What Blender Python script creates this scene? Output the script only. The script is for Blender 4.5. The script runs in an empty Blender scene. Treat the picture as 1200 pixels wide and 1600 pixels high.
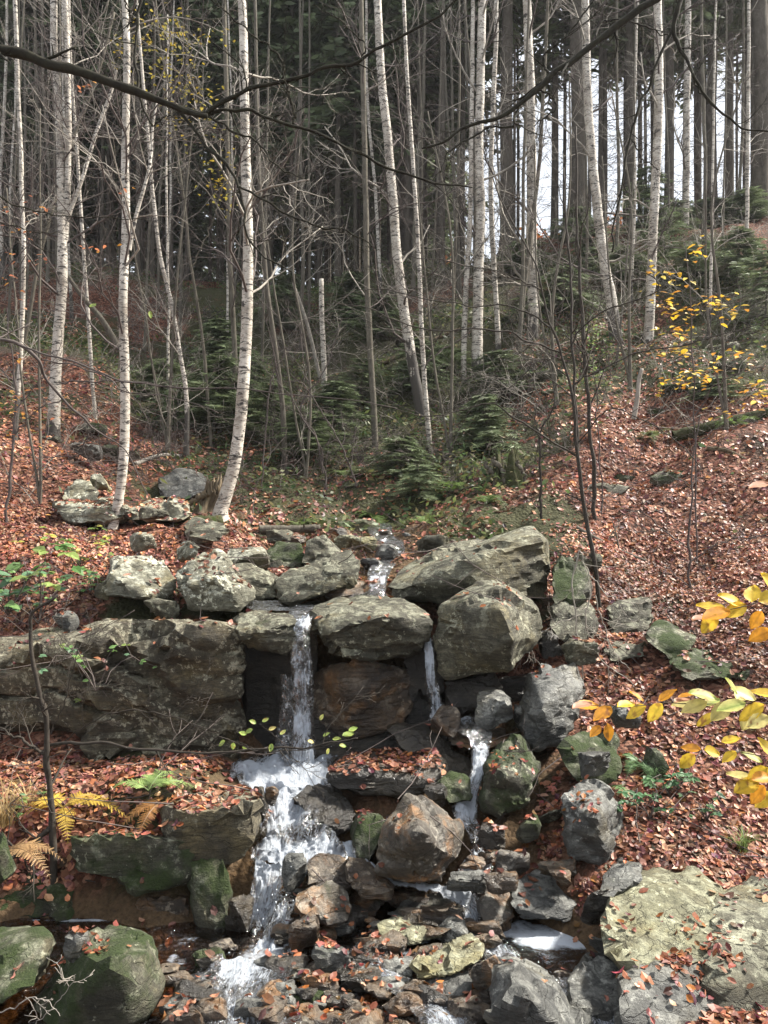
import bpy, bmesh, math, random
import numpy as np
from mathutils import Vector
from mathutils.bvhtree import BVHTree

S = bpy.context.scene
# ------------------------------------------------------------------ camera, sky, sun, exposure
F = 1258.0      # focal length in photograph pixels (1200 px wide frame)
CZ = 2.2        # eye height above the lower stream
cam_d = bpy.data.cameras.new('camera'); cam = bpy.data.objects.new('camera', cam_d)
S.collection.objects.link(cam); S.camera = cam
cam.location = (0, 0, CZ); cam.rotation_euler = (math.radians(90), 0, 0)
cam_d.sensor_fit = 'HORIZONTAL'; cam_d.angle = 2 * math.atan(600 / F)
cam_d.clip_start = 0.05; cam_d.clip_end = 2000

SUN_EL, SUN_AZ = math.radians(46), math.radians(73)    # azimuth clockwise from +Y (the view direction)
world = bpy.data.worlds.new('World'); S.world = world; world.use_nodes = True
wn = world.node_tree.nodes; wl = world.node_tree.links
sky_t = wn.new('ShaderNodeTexSky'); sky_t.sky_type = 'NISHITA'; sky_t.sun_disc = False
sky_t.sun_elevation = SUN_EL; sky_t.sun_rotation = SUN_AZ
sky_t.air_density = 1.0; sky_t.dust_density = 5.0; sky_t.ozone_density = 1.0
bg = wn['Background']; bg.inputs['Strength'].default_value = 0.075
veil = wn.new('ShaderNodeMix'); veil.data_type = 'RGBA'; veil.inputs[0].default_value = .7      # thin bright cloud all over the sky
veil.inputs[7].default_value = (7.0, 7.3, 7.7, 1)
wl.new(sky_t.outputs[0], veil.inputs[6]); wl.new(veil.outputs[2], bg.inputs[0])
sun_d = bpy.data.lights.new('sun', 'SUN'); sun = bpy.data.objects.new('sun', sun_d); S.collection.objects.link(sun)
sun_d.energy = 5.0; sun_d.angle = math.radians(5); sun_d.color = (1.0, 0.95, 0.86)
sdir = Vector((math.sin(SUN_AZ) * math.cos(SUN_EL), math.cos(SUN_AZ) * math.cos(SUN_EL), math.sin(SUN_EL)))
sun.rotation_euler = sdir.to_track_quat('Z', 'Y').to_euler(); sun.location = (6, -6, 14)
S.view_settings.view_transform = 'Standard'; S.view_settings.look = 'None'
S.view_settings.exposure = 1.45; S.view_settings.gamma = 1.0; S.view_settings.use_curve_mapping = False
S.render.engine = 'CYCLES'
S.cycles.use_denoising = True
S.cycles.max_bounces = 8; S.cycles.diffuse_bounces = 3; S.cycles.transparent_max_bounces = 16
S.cycles.glossy_bounces = 3; S.cycles.transmission_bounces = 6
S.cycles.caustics_reflective = False; S.cycles.caustics_refractive = False

# ------------------------------------------------------------------ helpers
rng = np.random.default_rng(7); random.seed(7)
COL = S.collection
def P(px, py, Y): return np.array(((px - 600) / F * Y, Y, CZ - (py - 800) / F * Y))
def PXY(p): return 600 + p[0] * F / p[1], 800 - (p[2] - CZ) * F / p[1]

def _hash(i, j, k, seed):
    h = (i * 374761393 + j * 668265263 + k * 2147483647 + seed * 144665) & 0xffffffff
    h = ((h ^ (h >> 13)) * 1274126177) & 0xffffffff
    h = ((h ^ (h >> 16)) * 2246822519) & 0xffffffff
    return ((h ^ (h >> 15)) & 0xffffff) / float(0xffffff)
def vnoise(p, seed=0):
    p = np.asarray(p, float); f = np.floor(p); t = p - f; t = t * t * t * (t * (t * 6 - 15) + 10)
    i, j, k = (f[:, a].astype(np.int64) for a in range(3))
    r = 0
    for a in (0, 1):
        for b in (0, 1):
            for c in (0, 1):
                w = (t[:, 0] if a else 1 - t[:, 0]) * (t[:, 1] if b else 1 - t[:, 1]) * (t[:, 2] if c else 1 - t[:, 2])
                r = r + w * _hash(i + a, j + b, k + c, seed)
    return r * 2 - 1
def fbm(p, oct=4, seed=0, gain=0.5):
    r = 0; a = 1.0; p = np.asarray(p, float)
    for o in range(oct):
        r = r + a * vnoise(p * 2.03 ** o + o * 17.3, seed + o); a *= gain
    return r
def sm(a, b, x):
    t = np.clip((x - a) / (b - a), 0, 1); return t * t * (3 - 2 * t)

def mesh_np(name, V, faces, uv=None, attrs=None, smooth=True):
    """V (n,3); faces: an (m,k) int array or a list of such arrays."""
    me = bpy.data.meshes.new(name)
    V = np.ascontiguousarray(V, dtype=np.float32)
    if isinstance(faces, np.ndarray): faces = [faces]
    faces = [f for f in faces if len(f)]
    loops = np.concatenate([f.ravel() for f in faces]).astype(np.int32)
    tot = np.concatenate([np.full(len(f), f.shape[1], np.int32) for f in faces])
    start = np.concatenate(([0], np.cumsum(tot)[:-1])).astype(np.int32)
    me.vertices.add(len(V)); me.vertices.foreach_set('co', V.ravel())
    me.loops.add(len(loops)); me.loops.foreach_set('vertex_index', loops)
    me.polygons.add(len(tot)); me.polygons.foreach_set('loop_start', start); me.polygons.foreach_set('loop_total', tot)
    me.polygons.foreach_set('use_smooth', np.full(len(tot), smooth, bool))
    me.update(calc_edges=True)
    if uv is not None:
        l = me.uv_layers.new(name='UVMap'); l.data.foreach_set('uv', np.asarray(uv, np.float32)[loops].ravel())
    for k, a in (attrs or {}).items():
        a = np.asarray(a, np.float32)
        if a.ndim == 1:
            at = me.attributes.new(k, 'FLOAT', 'POINT'); at.data.foreach_set('value', a)
        else:
            at = me.attributes.new(k, 'FLOAT_COLOR', 'POINT')
            at.data.foreach_set('color', np.concatenate([a, np.ones((len(a), 1), np.float32)], 1).ravel())
    return me
def obj(name, me, m=None, parent=None, loc=None):
    o = bpy.data.objects.new(name, me); COL.objects.link(o)
    if m is not None and me is not None:
        if len(me.materials) == 0: me.materials.append(m)
    if parent is not None: o.parent = parent
    if loc is not None: o.location = [float(c) for c in loc]
    return o
def tag(o, label=None, cat=None, group=None, kind=None):
    if label: o['label'] = label
    if cat: o['category'] = cat
    if group: o['group'] = group
    if kind: o['kind'] = kind
    return o
def thing(name, label, cat, loc, group=None):
    o = bpy.data.objects.new(name, None); COL.objects.link(o); o.location = [float(c) for c in loc]
    o.empty_display_size = 0.1
    return tag(o, label, cat, group)
def copy_tree(o, parent=None, loc=None, rz=None, sc=None):
    c = o.copy(); COL.objects.link(c); c.parent = parent
    if loc is not None: c.location = [float(q) for q in loc]
    if rz is not None: c.rotation_euler = rz if hasattr(rz, '__len__') else (0, 0, rz)
    if sc is not None: c.scale = sc if hasattr(sc, '__len__') else (sc, sc, sc)
    for ch in o.children: copy_tree(ch, c)
    return c

class MB:
    """collects tubes and flat leaves, then makes one mesh"""
    def __init__(s): s.V = []; s.Q = []; s.T = []; s.C = []; s.U = []; s.n = 0
    def add(s, V, Q=None, T=None, col=None, uv=None):
        V = np.asarray(V, float); s.V.append(V)
        if Q is not None and len(Q): s.Q.append(np.asarray(Q, int) + s.n)
        if T is not None and len(T): s.T.append(np.asarray(T, int) + s.n)
        c = np.zeros((len(V), 3)) if col is None else (np.tile(col, (len(V), 1)) if np.ndim(col) == 1 else np.asarray(col))
        s.C.append(c); s.U.append(np.zeros((len(V), 2)) if uv is None else uv)
        s.n += len(V)
    def tube(s, pts, rad, k=6, col=None, wob=0.0, seed=0, cap=True):
        pts = np.asarray(pts, float); n = len(pts); rad = np.broadcast_to(np.asarray(rad, float), (n,))
        t = np.gradient(pts, axis=0); t /= np.linalg.norm(t, axis=1)[:, None] + 1e-9
        ref = np.array((0, 1, 0)) if abs(t[:, 2].mean()) > 0.6 else np.array((0, 0, 1.0))
        a = np.cross(t, ref); a /= np.linalg.norm(a, axis=1)[:, None] + 1e-9; b = np.cross(t, a)
        th = np.arange(k) / k * 2 * math.pi
        r = rad[:, None] * np.ones((1, k))
        if wob: r = r * (1 + wob * vnoise(np.stack([np.repeat(np.arange(n) * .9, k), np.tile(np.cos(th) * 1.3, n), np.tile(np.sin(th) * 1.3, n)], 1), seed).reshape(n, k))
        V = pts[:, None] + a[:, None] * (np.cos(th)[None, :, None] * r[..., None]) + b[:, None] * (np.sin(th)[None, :, None] * r[..., None])
        i = np.arange(n - 1)[:, None] * k; j = np.arange(k)[None]; j2 = (j + 1) % k
        Q = np.stack([i + j, i + j2, i + k + j2, i + k + j], -1).reshape(-1, 4)
        T = np.stack([np.zeros(k - 2, int), np.arange(1, k - 1), np.arange(2, k)], 1) + (n - 1) * k if cap else None
        s.add(V.reshape(-1, 3), Q, T, col)
    def mesh(s, name, smooth=True, color=False, uv=False):
        f = []
        if s.Q: f.append(np.concatenate(s.Q))
        if s.T: f.append(np.concatenate(s.T))
        return mesh_np(name, np.concatenate(s.V), f, attrs={'tint': np.concatenate(s.C)} if color else None, smooth=smooth,
                       uv=np.concatenate(s.U) if uv else None)
    def build(s, name, m, parent=None, loc=None, smooth=True, color=False):
        V0 = np.asarray(loc, float) if loc is not None else np.zeros(3)
        if loc is not None: s.V = [v - V0 for v in s.V]
        return obj(name, s.mesh(name, smooth, color), m, parent, None if parent is not None else loc)
def spline(pts, n):
    """Catmull-Rom through pts (k,d) at n samples"""
    p = np.asarray(pts, float); k = len(p)
    if k == 2: t = np.linspace(0, 1, n)[:, None]; return p[0] * (1 - t) + p[1] * t
    q = np.concatenate([[2 * p[0] - p[1]], p, [2 * p[-1] - p[-2]]])
    u = np.linspace(0, k - 1 - 1e-6, n); i = u.astype(int); t = (u - i)[:, None]
    a, b, c, d = q[i], q[i + 1], q[i + 2], q[i + 3]
    return .5 * (2 * b + (c - a) * t + (2 * a - 5 * b + 4 * c - d) * t * t + (3 * b - a - 3 * c + d) * t ** 3)
def leafV(c, d, n, L, W, fold=0.15, curl=0.1):
    """6-vertex leaf: base, two sides x2, tip; d = direction, n = normal"""
    d = d / (np.linalg.norm(d) + 1e-9); n = n - d * n.dot(d); n = n / (np.linalg.norm(n) + 1e-9); s = np.cross(d, n)
    V = [c, c + d * L * .3 + s * W * .5 + n * fold * W, c + d * L * .7 + s * W * .4 + n * (fold * W - curl * L * .5),
         c + d * L - n * curl * L, c + d * L * .7 - s * W * .4 + n * (fold * W - curl * L * .5), c + d * L * .3 - s * W * .5 + n * fold * W,
         c + d * L * .3, c + d * L * .7 - n * curl * L * .5]
    return np.array(V)
LEAF_T = [(0, 6, 1), (0, 5, 6), (2, 7, 3), (7, 4, 3)]; LEAF_Q = [(1, 6, 7, 2), (6, 5, 4, 7)]
# ------------------------------------------------------------------ materials
def nodes(name):
    m = bpy.data.materials.new(name); m.use_nodes = True; nt = m.node_tree
    return m, nt, nt.nodes['Principled BSDF'], nt.nodes['Material Output']
class N:
    def __init__(s, nt): s.nt = nt
    def n(s, t, **kw):
        x = s.nt.nodes.new('ShaderNode' + t)
        for k, v in kw.items():
            if k == 'ins':
                for i, w in v.items():
                    if isinstance(w, bpy.types.NodeSocket): s.nt.links.new(w, x.inputs[i])
                    else: x.inputs[i].default_value = w
            else: setattr(x, k, v)
        return x
    def l(s, a, b): s.nt.links.new(a, b)
    def noise(s, vec, scale, detail=5, rough=.55, dist=0.0):
        x = s.n('TexNoise', ins={'Scale': scale, 'Detail': detail, 'Roughness': rough, 'Distortion': dist})
        if vec is not None: s.l(vec, x.inputs['Vector'])
        return x.outputs['Fac']
    def ramp(s, fac, stops, interp='LINEAR'):
        x = s.n('ValToRGB'); x.color_ramp.interpolation = interp; e = x.color_ramp.elements
        while len(e) < len(stops): e.new(0.5)
        for el, (p, c) in zip(e, stops):
            el.position = p; el.color = (*c, 1) if np.ndim(c) else (c, c, c, 1)
        s.l(fac, x.inputs['Fac']); return x.outputs['Color']
    def mix(s, fac, a, b, blend='MIX'):
        x = s.n('Mix', data_type='RGBA', blend_type=blend)
        for sock, v in ((x.inputs[0], fac), (x.inputs[6], a), (x.inputs[7], b)):
            if isinstance(v, bpy.types.NodeSocket): s.l(v, sock)
            elif np.ndim(v): sock.default_value = (*v, 1)
            else: sock.default_value = v
        return x.outputs[2]
    def math(s, op, a, b=0.0, clamp=False):
        x = s.n('Math', operation=op, use_clamp=clamp)
        for sock, v in ((x.inputs[0], a), (x.inputs[1], b)):
            if isinstance(v, bpy.types.NodeSocket): s.l(v, sock)
            else: sock.default_value = v
        return x.outputs[0]
    def mapping(s, vec, scale=(1, 1, 1), rot=(0, 0, 0), loc=None):
        x = s.n('Mapping', ins={'Scale': scale, 'Rotation': rot}); s.l(vec, x.inputs['Vector'])
        if loc is not None: s.l(loc, x.inputs['Location'])
        return x.outputs[0]
    def bump(s, h, strength, dist, normal=None):
        x = s.n('Bump', ins={'Strength': strength, 'Distance': dist}); s.l(h, x.inputs['Height'])
        if normal is not None: s.l(normal, x.inputs['Normal'])
        return x.outputs[0]

def rock_material(name, light, dark, lichen, moss=0.2, wet=0.0, lich_amt=.5, warm=None, streak=(1, 1, 5)):
    m, nt, b, out = nodes(name); g = N(nt)
    tc = g.n('TexCoord').outputs['Object']
    rnd = g.n('ObjectInfo').outputs['Random']
    off = g.n('CombineXYZ'); g.l(g.math('MULTIPLY', rnd, 37.0), off.inputs[0]); g.l(g.math('MULTIPLY', rnd, 91.0), off.inputs[1])
    v = g.mapping(tc, loc=off.outputs[0])
    vs = g.mapping(v, scale=streak, rot=(.25, .35, 0))
    big = g.noise(v, 3.2, 6, .6); fine = g.noise(v, 26, 8, .7); fol = g.noise(vs, 7, 8, .65, .4); grit = g.noise(v, 120, 4, .7)
    c = g.mix(g.ramp(big, [(.38, 0), (.62, 1)]), dark, light)
    c = g.mix(g.math('MULTIPLY', g.ramp(g.noise(v, 1.3, 5, .65, .8), [(.42, 1), (.58, 0)]), .75), c, [dark[0] * .62, dark[1] * .56, dark[2] * .5])
    c = g.mix(g.math('MULTIPLY', g.ramp(g.noise(v, 2.3, 4, .6, .5), [(.52, 0), (.66, 1)]), .5), c, [light[0] * 1.15, light[1] * 1.02, light[2] * .72])
    hv = g.math('ADD', g.math('MULTIPLY', rnd, .5), .75)
    c = g.mix(1.0, c, g.n('CombineColor', ins={0: hv, 1: hv, 2: g.math('MULTIPLY', hv, .98)}).outputs[0], 'MULTIPLY')
    c = g.mix(g.ramp(fol, [(.36, 0.0), (.5, .55), (.62, 0)]), c, [x * .42 for x in dark])
    if warm is not None:
        c = g.mix(g.ramp(g.noise(v, 4.3, 5, .6, .6), [(.5, 0), (.66, .85)]), c, warm)
    geo = g.n('NewGeometry')
    nz = g.n('SeparateXYZ'); g.l(geo.outputs['Normal'], nz.inputs[0]); nz = nz.outputs[2]
    # pale crustose lichen, more on upward faces
    lm = g.math('ADD', g.noise(v, 9, 9, .72), g.math('MULTIPLY', nz, .09))
    lm2 = g.math('ADD', g.noise(v, 22, 6, .7), g.math('MULTIPLY', g.noise(v, 2.6, 4, .6), .7))
    c = g.mix(g.math('MULTIPLY', g.ramp(lm, [(.56 , 0), (.66, 1)]), lich_amt), c, lichen)
    c = g.mix(g.math('MULTIPLY', g.ramp(lm2, [(.97, 0), (1.06, 1)]), lich_amt), c, [min(1, x * 1.55) for x in lichen])
    c = g.mix(.75, c, g.ramp(grit, [(.25, .3), (.5, .95), (.75, 1.25)]), 'MULTIPLY')
    c = g.mix(.8, c, g.ramp(fine, [(.3, .38), (.5, .95), (.7, 1.3)]), 'MULTIPLY')
    crack = g.n('TexVoronoi', feature='DISTANCE_TO_EDGE', ins={'Scale': 3.1})
    cv = g.n('VectorMath', operation='MULTIPLY_ADD', ins={0: g.n('TexNoise', ins={'Scale': 5.0, 'Detail': 5.0, 'Vector': v}).outputs['Color'], 1: (.5, .5, .5), 2: vs})
    g.l(cv.outputs[0], crack.inputs['Vector'])
    ck = g.ramp(crack.outputs[0], [(0, .0), (.018, 1)])
    c = g.mix(.32, c, g.mix(ck, (.18, .16, .13), (1, 1, 1)), 'MULTIPLY')
    # moss cushions
    mm = g.math('ADD', g.math('ADD', g.math('MULTIPLY', g.noise(v, 3.7, 7, .62), .75), g.math('MULTIPLY', g.noise(v, 17, 6, .7), .25)), g.math('MULTIPLY', nz, .08))
    mmask = g.ramp(mm, [(.78 - moss * .5, 0), (.93 - moss * .5, 1)])
    mcol = g.mix(g.noise(v, 60, 5, .6), (.010, .019, .005), (.052, .075, .018))
    c = g.mix(mmask, c, mcol)
    h = g.math('ADD', g.math('MULTIPLY', fol, .9), g.math('MULTIPLY', fine, .8))
    h = g.math('ADD', h, g.math('MULTIPLY', grit, .25)); h = g.math('ADD', h, g.math('MULTIPLY', ck, .35))
    h = g.math('ADD', h, g.math('MULTIPLY', g.math('MULTIPLY', mmask, g.noise(v, 90, 4, .7)), .9))
    g.l(g.bump(h, 1.0, .02), b.inputs['Normal'])
    g.l(c, b.inputs['Base Color'])
    r = g.mix(mmask, (.85 - wet * .62,) * 3, (.95,) * 3)
    rr = g.math('SUBTRACT', r, g.math('MULTIPLY', g.noise(v, 6, 3), wet * .2), True)
    g.l(rr, b.inputs['Roughness']); b.inputs['Specular IOR Level'].default_value = .35 + wet * .3
    return m
LICH = (.34, .34, .25)
M = {}
M['rock'] = rock_material('schist_rock', (.20, .19, .135), (.07, .066, .048), LICH, .24, .08, .5)
M['rock_pale'] = rock_material('pale_schist', (.36, .35, .27), (.17, .165, .125), (.46, .46, .37), .08, 0, .8)
M['rock_ledge'] = rock_material('ledge_rock', (.18, .158, .105), (.066, .056, .04), (.32, .3, .22), .27, .05, .55, streak=(1, 1, 6))
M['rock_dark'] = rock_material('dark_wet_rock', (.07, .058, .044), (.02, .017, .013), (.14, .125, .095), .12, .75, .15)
M['rock_brown'] = rock_material('brown_stream_rock', (.125, .085, .052), (.036, .025, .017), (.24, .2, .15), .08, .75, .45, warm=(.22, .115, .045))
M['rock_grey'] = rock_material('grey_schist', (.165, .165, .15), (.058, .06, .058), (.29, .29, .26), .2, .45, .45)
M['rock_moss'] = rock_material('mossy_rock', (.15, .143, .10), (.052, .05, .036), LICH, .635, .15, .6)
M['rock_yellow'] = rock_material('yellow_green_rock', (.27, .262, .165), (.19, .182, .12), (.33, .33, .23), .1, 0, .6, streak=(1, 1, 3))
M['rock_rust'] = rock_material('rusty_rock', (.125, .108, .084), (.045, .037, .03), (.26, .24, .2), .24, .55, .5, warm=(.27, .135, .05))

def simple(name, col, rough=.8, spec=.3, var=None, scale=20, bump=0, stretch=(1, 1, 1), coord='Object'):
    m, nt, b, out = nodes(name); g = N(nt)
    v = g.mapping(g.n('TexCoord').outputs[coord], scale=stretch)
    f = g.noise(v, scale, 6, .65)
    c = g.mix(g.ramp(f, [(.3, 0), (.7, 1)]), col, var if var else [x * .5 for x in col])
    g.l(c, b.inputs['Base Color']); b.inputs['Roughness'].default_value = rough; b.inputs['Specular IOR Level'].default_value = spec
    if bump: g.l(g.bump(f, 1, bump), b.inputs['Normal'])
    return m
M['dark_bark'] = simple('dark_bark', (.055, .045, .036), .85, .2, (.13, .12, .095), 30, .01, (1, 1, .3))
M['sapling_bark'] = simple('sapling_bark', (.06, .05, .04), .8, .2, (.026, .022, .018), 30, .004)
M['branch_bark'] = simple('branch_bark', (.012, .0095, .008), .85, .15, (.034, .032, .02), 22, .006)
M['twig'] = simple('twig_bark', (.12, .098, .088), .8, .2, (.055, .045, .042), 9)
M['pale_twig'] = simple('pale_twig_bark', (.36, .33, .28), .8, .2, (.17, .15, .13), 9)
M['spruce_bark'] = simple('spruce_bark', (.05, .041, .034), .9, .1, (.12, .105, .085), 9, .03, (1, 1, .35))
M['grey_bark'] = simple('grey_bark', (.16, .145, .115), .9, .1, (.07, .062, .05), 14, .01, (1, 1, .5))
M['dead_wood'] = simple('dead_wood', (.19, .15, .10), .9, .1, (.06, .045, .03), 14, .02, (1, 1, .15))
M['moss'] = simple('moss', (.02, .032, .009), .95, .1, (.075, .068, .04), 12, .03)

def birch_bark():
    m, nt, b, out = nodes('birch_bark'); g = N(nt)
    tc = g.n('TexCoord').outputs['Object']
    band = g.noise(g.mapping(tc, scale=(5, 5, 17)), 1.5, 6, .7, .8)
    dash = g.noise(g.mapping(tc, scale=(16, 16, 70)), 1.0, 4, .6)
    blot = g.noise(tc, 3.0, 6, .65)
    c = g.mix(g.ramp(blot, [(.35, 0), (.65, 1)]), (.27, .235, .19), (.62, .575, .50))
    c = g.mix(g.ramp(dash, [(.54, 0), (.62, .8)]), c, (.16, .12, .09))
    c = g.mix(g.ramp(band, [(.535, 0), (.585, 1)]), c, (.03, .024, .02))
    scar = g.noise(g.mapping(tc, scale=(4, 4, 9)), 1.0, 5, .6, .6)
    c = g.mix(g.ramp(scar, [(.60, 0), (.66, 1)]), c, (.035, .028, .023))
    at = g.n('Attribute', attribute_name='tint'); sx = g.n('SeparateColor'); g.l(at.outputs['Color'], sx.inputs[0])
    # bark plates: dark and fissured at the foot (attribute = height share), where old birch bark splits
    foot = g.math('ADD', sx.outputs[0], g.math('MULTIPLY', g.noise(g.mapping(tc, scale=(6, 6, 2)), 2, 5, .6), .9))
    c = g.mix(g.ramp(foot, [(.95, 0), (1.15, 1)]), c, (.05, .042, .034))
    g.l(c, b.inputs['Base Color']); b.inputs['Roughness'].default_value = .7
    g.l(g.bump(g.math('ADD', dash, band), .7, .008), b.inputs['Normal'])
    return m
M['birch'] = birch_bark()

def leaf_material(name, trans=.35, rough=.55):
    """colour comes from the per-leaf 'tint' attribute"""
    m, nt, b, out = nodes(name); g = N(nt)
    at = g.n('Attribute', attribute_name='tint').outputs['Color']
    f = g.noise(g.n('TexCoord').outputs['Object'], 70, 3, .6)
    c = g.mix(.6, at, g.ramp(f, [(.3, .62), (.7, 1.3)]), 'MULTIPLY')
    g.l(c, b.inputs['Base Color']); b.inputs['Roughness'].default_value = rough; b.inputs['Specular IOR Level'].default_value = .35
    tr = g.n('BsdfTranslucent'); g.l(c, tr.inputs[0])
    mx = g.n('MixShader', ins={0: trans}); g.l(b.outputs[0], mx.inputs[1]); g.l(tr.outputs[0], mx.inputs[2]); g.l(mx.outputs[0], out.inputs[0])
    return m
M['litter'] = leaf_material('fallen_leaf', .15, .5)
M['leaf'] = leaf_material('living_leaf', .4, .5)
M['needle'] = leaf_material('needles', .25, .6)

def ground_material():
    m, nt, b, out = nodes('forest_floor'); g = N(nt)
    tc = g.n('TexCoord').outputs['Object']
    vo = g.n('TexVoronoi', ins={'Scale': 26.0, 'Randomness': 1.0}); 
    wv = g.n('VectorMath', operation='MULTIPLY_ADD', ins={0: g.n('TexNoise', ins={'Scale': 11.0, 'Detail': 3.0, 'Vector': tc}).outputs['Color'], 1: (.06, .06, .06), 2: tc})
    g.l(wv.outputs[0], vo.inputs['Vector'])
    sep = g.n('SeparateColor'); g.l(vo.outputs['Color'], sep.inputs[0])
    lf = g.ramp(sep.outputs[0], [(0, (.028, .013, .009)), (.35, (.085, .034, .021)), (.7, (.17, .07, .045)), (1, (.28, .15, .10))])
    at = g.n('Attribute', attribute_name='cover'); sc = g.n('SeparateColor'); g.l(at.outputs['Color'], sc.inputs[0])
    soil = g.mix(g.noise(tc, 8, 6, .65), (.018, .013, .009), (.065, .048, .032))
    moss = g.mix(g.noise(tc, 24, 6, .65), (.022, .024, .012), (.085, .082, .038))
    wet = g.mix(g.noise(tc, 14, 6, .65), (.035, .023, .013), (.17, .11, .06))
    n1 = g.noise(tc, 2.2, 6, .6)
    c = g.mix(g.ramp(g.math('ADD', n1, g.math('MULTIPLY', sc.outputs[0], .7)), [(.55, 0), (.8, 1)]), soil, lf)
    c = g.mix(g.ramp(g.math('ADD', g.noise(tc, 1.7, 7, .62), g.math('MULTIPLY', sc.outputs[1], .6)), [(.66, 0), (.8, 1)]), c, moss)
    c = g.mix(sc.outputs[2], c, wet)
    c = g.mix(.8, c, g.ramp(g.noise(tc, 45, 6, .7), [(.3, .4), (.6, 1.2)]), 'MULTIPLY')
    g.l(c, b.inputs['Base Color']); b.inputs['Roughness'].default_value = .9; b.inputs['Specular IOR Level'].default_value = .2
    h = g.math('ADD', g.math('MULTIPLY', vo.outputs['Distance'], -1.0), g.noise(tc, 30, 6, .7))
    g.l(g.bump(h, .9, .03), b.inputs['Normal'])
    return m
M['ground'] = ground_material()

def water_material(name, tint, foam_scale, streak):
    """clear stream water with white aerated parts; UV v runs down the current, attribute 'foam' is how much air is in it"""
    m, nt, b, out = nodes(name); g = N(nt)
    uv = g.n('UVMap').outputs[0]; tc = g.n('TexCoord').outputs['Object']
    fo = g.n('Attribute', attribute_name='foam').outputs['Fac']
    st = g.noise(g.mapping(uv, scale=streak), 1.0, 6, .62, .35)
    bl = g.noise(tc, foam_scale, 7, .66, .5)
    nn = g.math('ADD', g.math('MULTIPLY', st, .55), g.math('MULTIPLY', bl, .45))
    k = g.math('ADD', nn, g.math('SUBTRACT', g.math('MULTIPLY', fo, .62), .31))
    mask = g.ramp(k, [(.49, 0), (.67, 1)])
    wav = g.math('ADD', g.noise(tc, 9, 4, .6, .3), g.math('MULTIPLY', g.noise(tc, 34, 3, .6), .35))
    nrm = g.bump(wav, 1.0, .06)
    gl = g.n('BsdfGlossy', ins={'Roughness': .07}); g.l(nrm, gl.inputs['Normal'])
    tp = g.n('BsdfTransparent', ins={'Color': (*tint, 1)})
    fr = g.n('Fresnel', ins={'IOR': 1.33}); g.l(nrm, fr.inputs['Normal'])
    mx = g.n('MixShader'); g.l(g.math('ADD', fr.outputs[0], .02, True), mx.inputs[0]); g.l(tp.outputs[0], mx.inputs[1]); g.l(gl.outputs[0], mx.inputs[2])
    df = g.n('BsdfPrincipled'); df.inputs['Base Color'].default_value = (.60, .65, .72, 1); df.inputs['Roughness'].default_value = .35
    df.inputs['Subsurface Weight'].default_value = 0
    g.l(g.bump(nn, 1.0, .05), df.inputs['Normal'])
    tl = g.n('BsdfTranslucent', ins={'Color': (.6, .66, .74, 1)})
    fm = g.n('MixShader', ins={0: .3}); g.l(df.outputs[0], fm.inputs[1]); g.l(tl.outputs[0], fm.inputs[2])
    fin = g.n('MixShader'); g.l(g.math('MULTIPLY', mask, .96), fin.inputs[0]); g.l(mx.outputs[0], fin.inputs[1]); g.l(fm.outputs[0], fin.inputs[2])
    g.l(fin.outputs[0], out.inputs[0])
    return m
M['pool'] = water_material('stream_water', (.62, .46, .30), 9, (10, 10, 1))
M['fall'] = water_material('falling_water', (.86, .88, .9), 14, (16, 2.2, 1))
M['froth'] = water_material('frothing_water', (.78, .74, .68), 24, (34, 7, 1))
M['drop'] = simple('water_drop', (.8, .84, .88), .15, .5, (.75, .8, .85))
# ------------------------------------------------------------------ terrain: a thin-plate surface through surveyed points
CP = [  # photo pixel + distance
 (600,1610,3.4),(300,1610,3.4),(900,1620,3.4),(860,1475,4.25),(250,1500,4.15),(130,1460,4.4),(20,1460,4.4),(400,1500,4.1),(600,1470,4.2),
 (430,1350,4.75),(650,1370,4.7),(450,1225,5.4),(600,1235,5.3),(740,1260,5.1),(850,1340,4.75),(900,1360,4.6),
 (200,1245,4.95),(60,1215,5.1),(340,1240,5.0),(-80,1230,5.0),(200,1195,5.5),(-60,1190,5.5),
 (1000,1270,5.0),(1150,1318,4.75),(1000,1110,6.0),(1150,1060,6.1),(1000,960,7.4),(1150,950,7.5),(1300,1000,6.5),(1300,1335,4.8),(1150,1640,3.2),(1300,1600,3.4),
 (1000,850,9.2),(1150,800,9.7),(1000,720,11.8),(1150,690,11.6),(880,800,9.8),(870,720,11.6),(900,650,13.6),(1100,590,14.8),(1100,500,17.5),(1150,400,21),(1150,345,24),(1010,400,22),
 (1300,700,11),(1350,500,17),(1300,330,24),
 (700,800,11),(600,810,11),(700,720,13.4),(560,720,13.6),(700,600,17),(600,600,17.2),(700,500,20.4),(860,500,19),(700,425,24),(860,400,23),(560,450,24),
 (250,760,11.8),(300,690,14.6),(300,600,18),(300,500,22),(300,435,26),(420,480,23),(430,640,16),(440,760,12),
 (100,600,15),(100,500,19),(60,430,24),(30,700,11),(0,640,12.5),(-120,640,12),(-150,500,18),(-150,420,24),
 (340,835,9.6),(170,835,8.8),(100,840,8.4),(30,790,9.2),(200,920,7.2),(60,930,6.9),(-100,900,7.0),(330,940,7.2),
]
TP = [P(*c) for c in CP]
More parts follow.
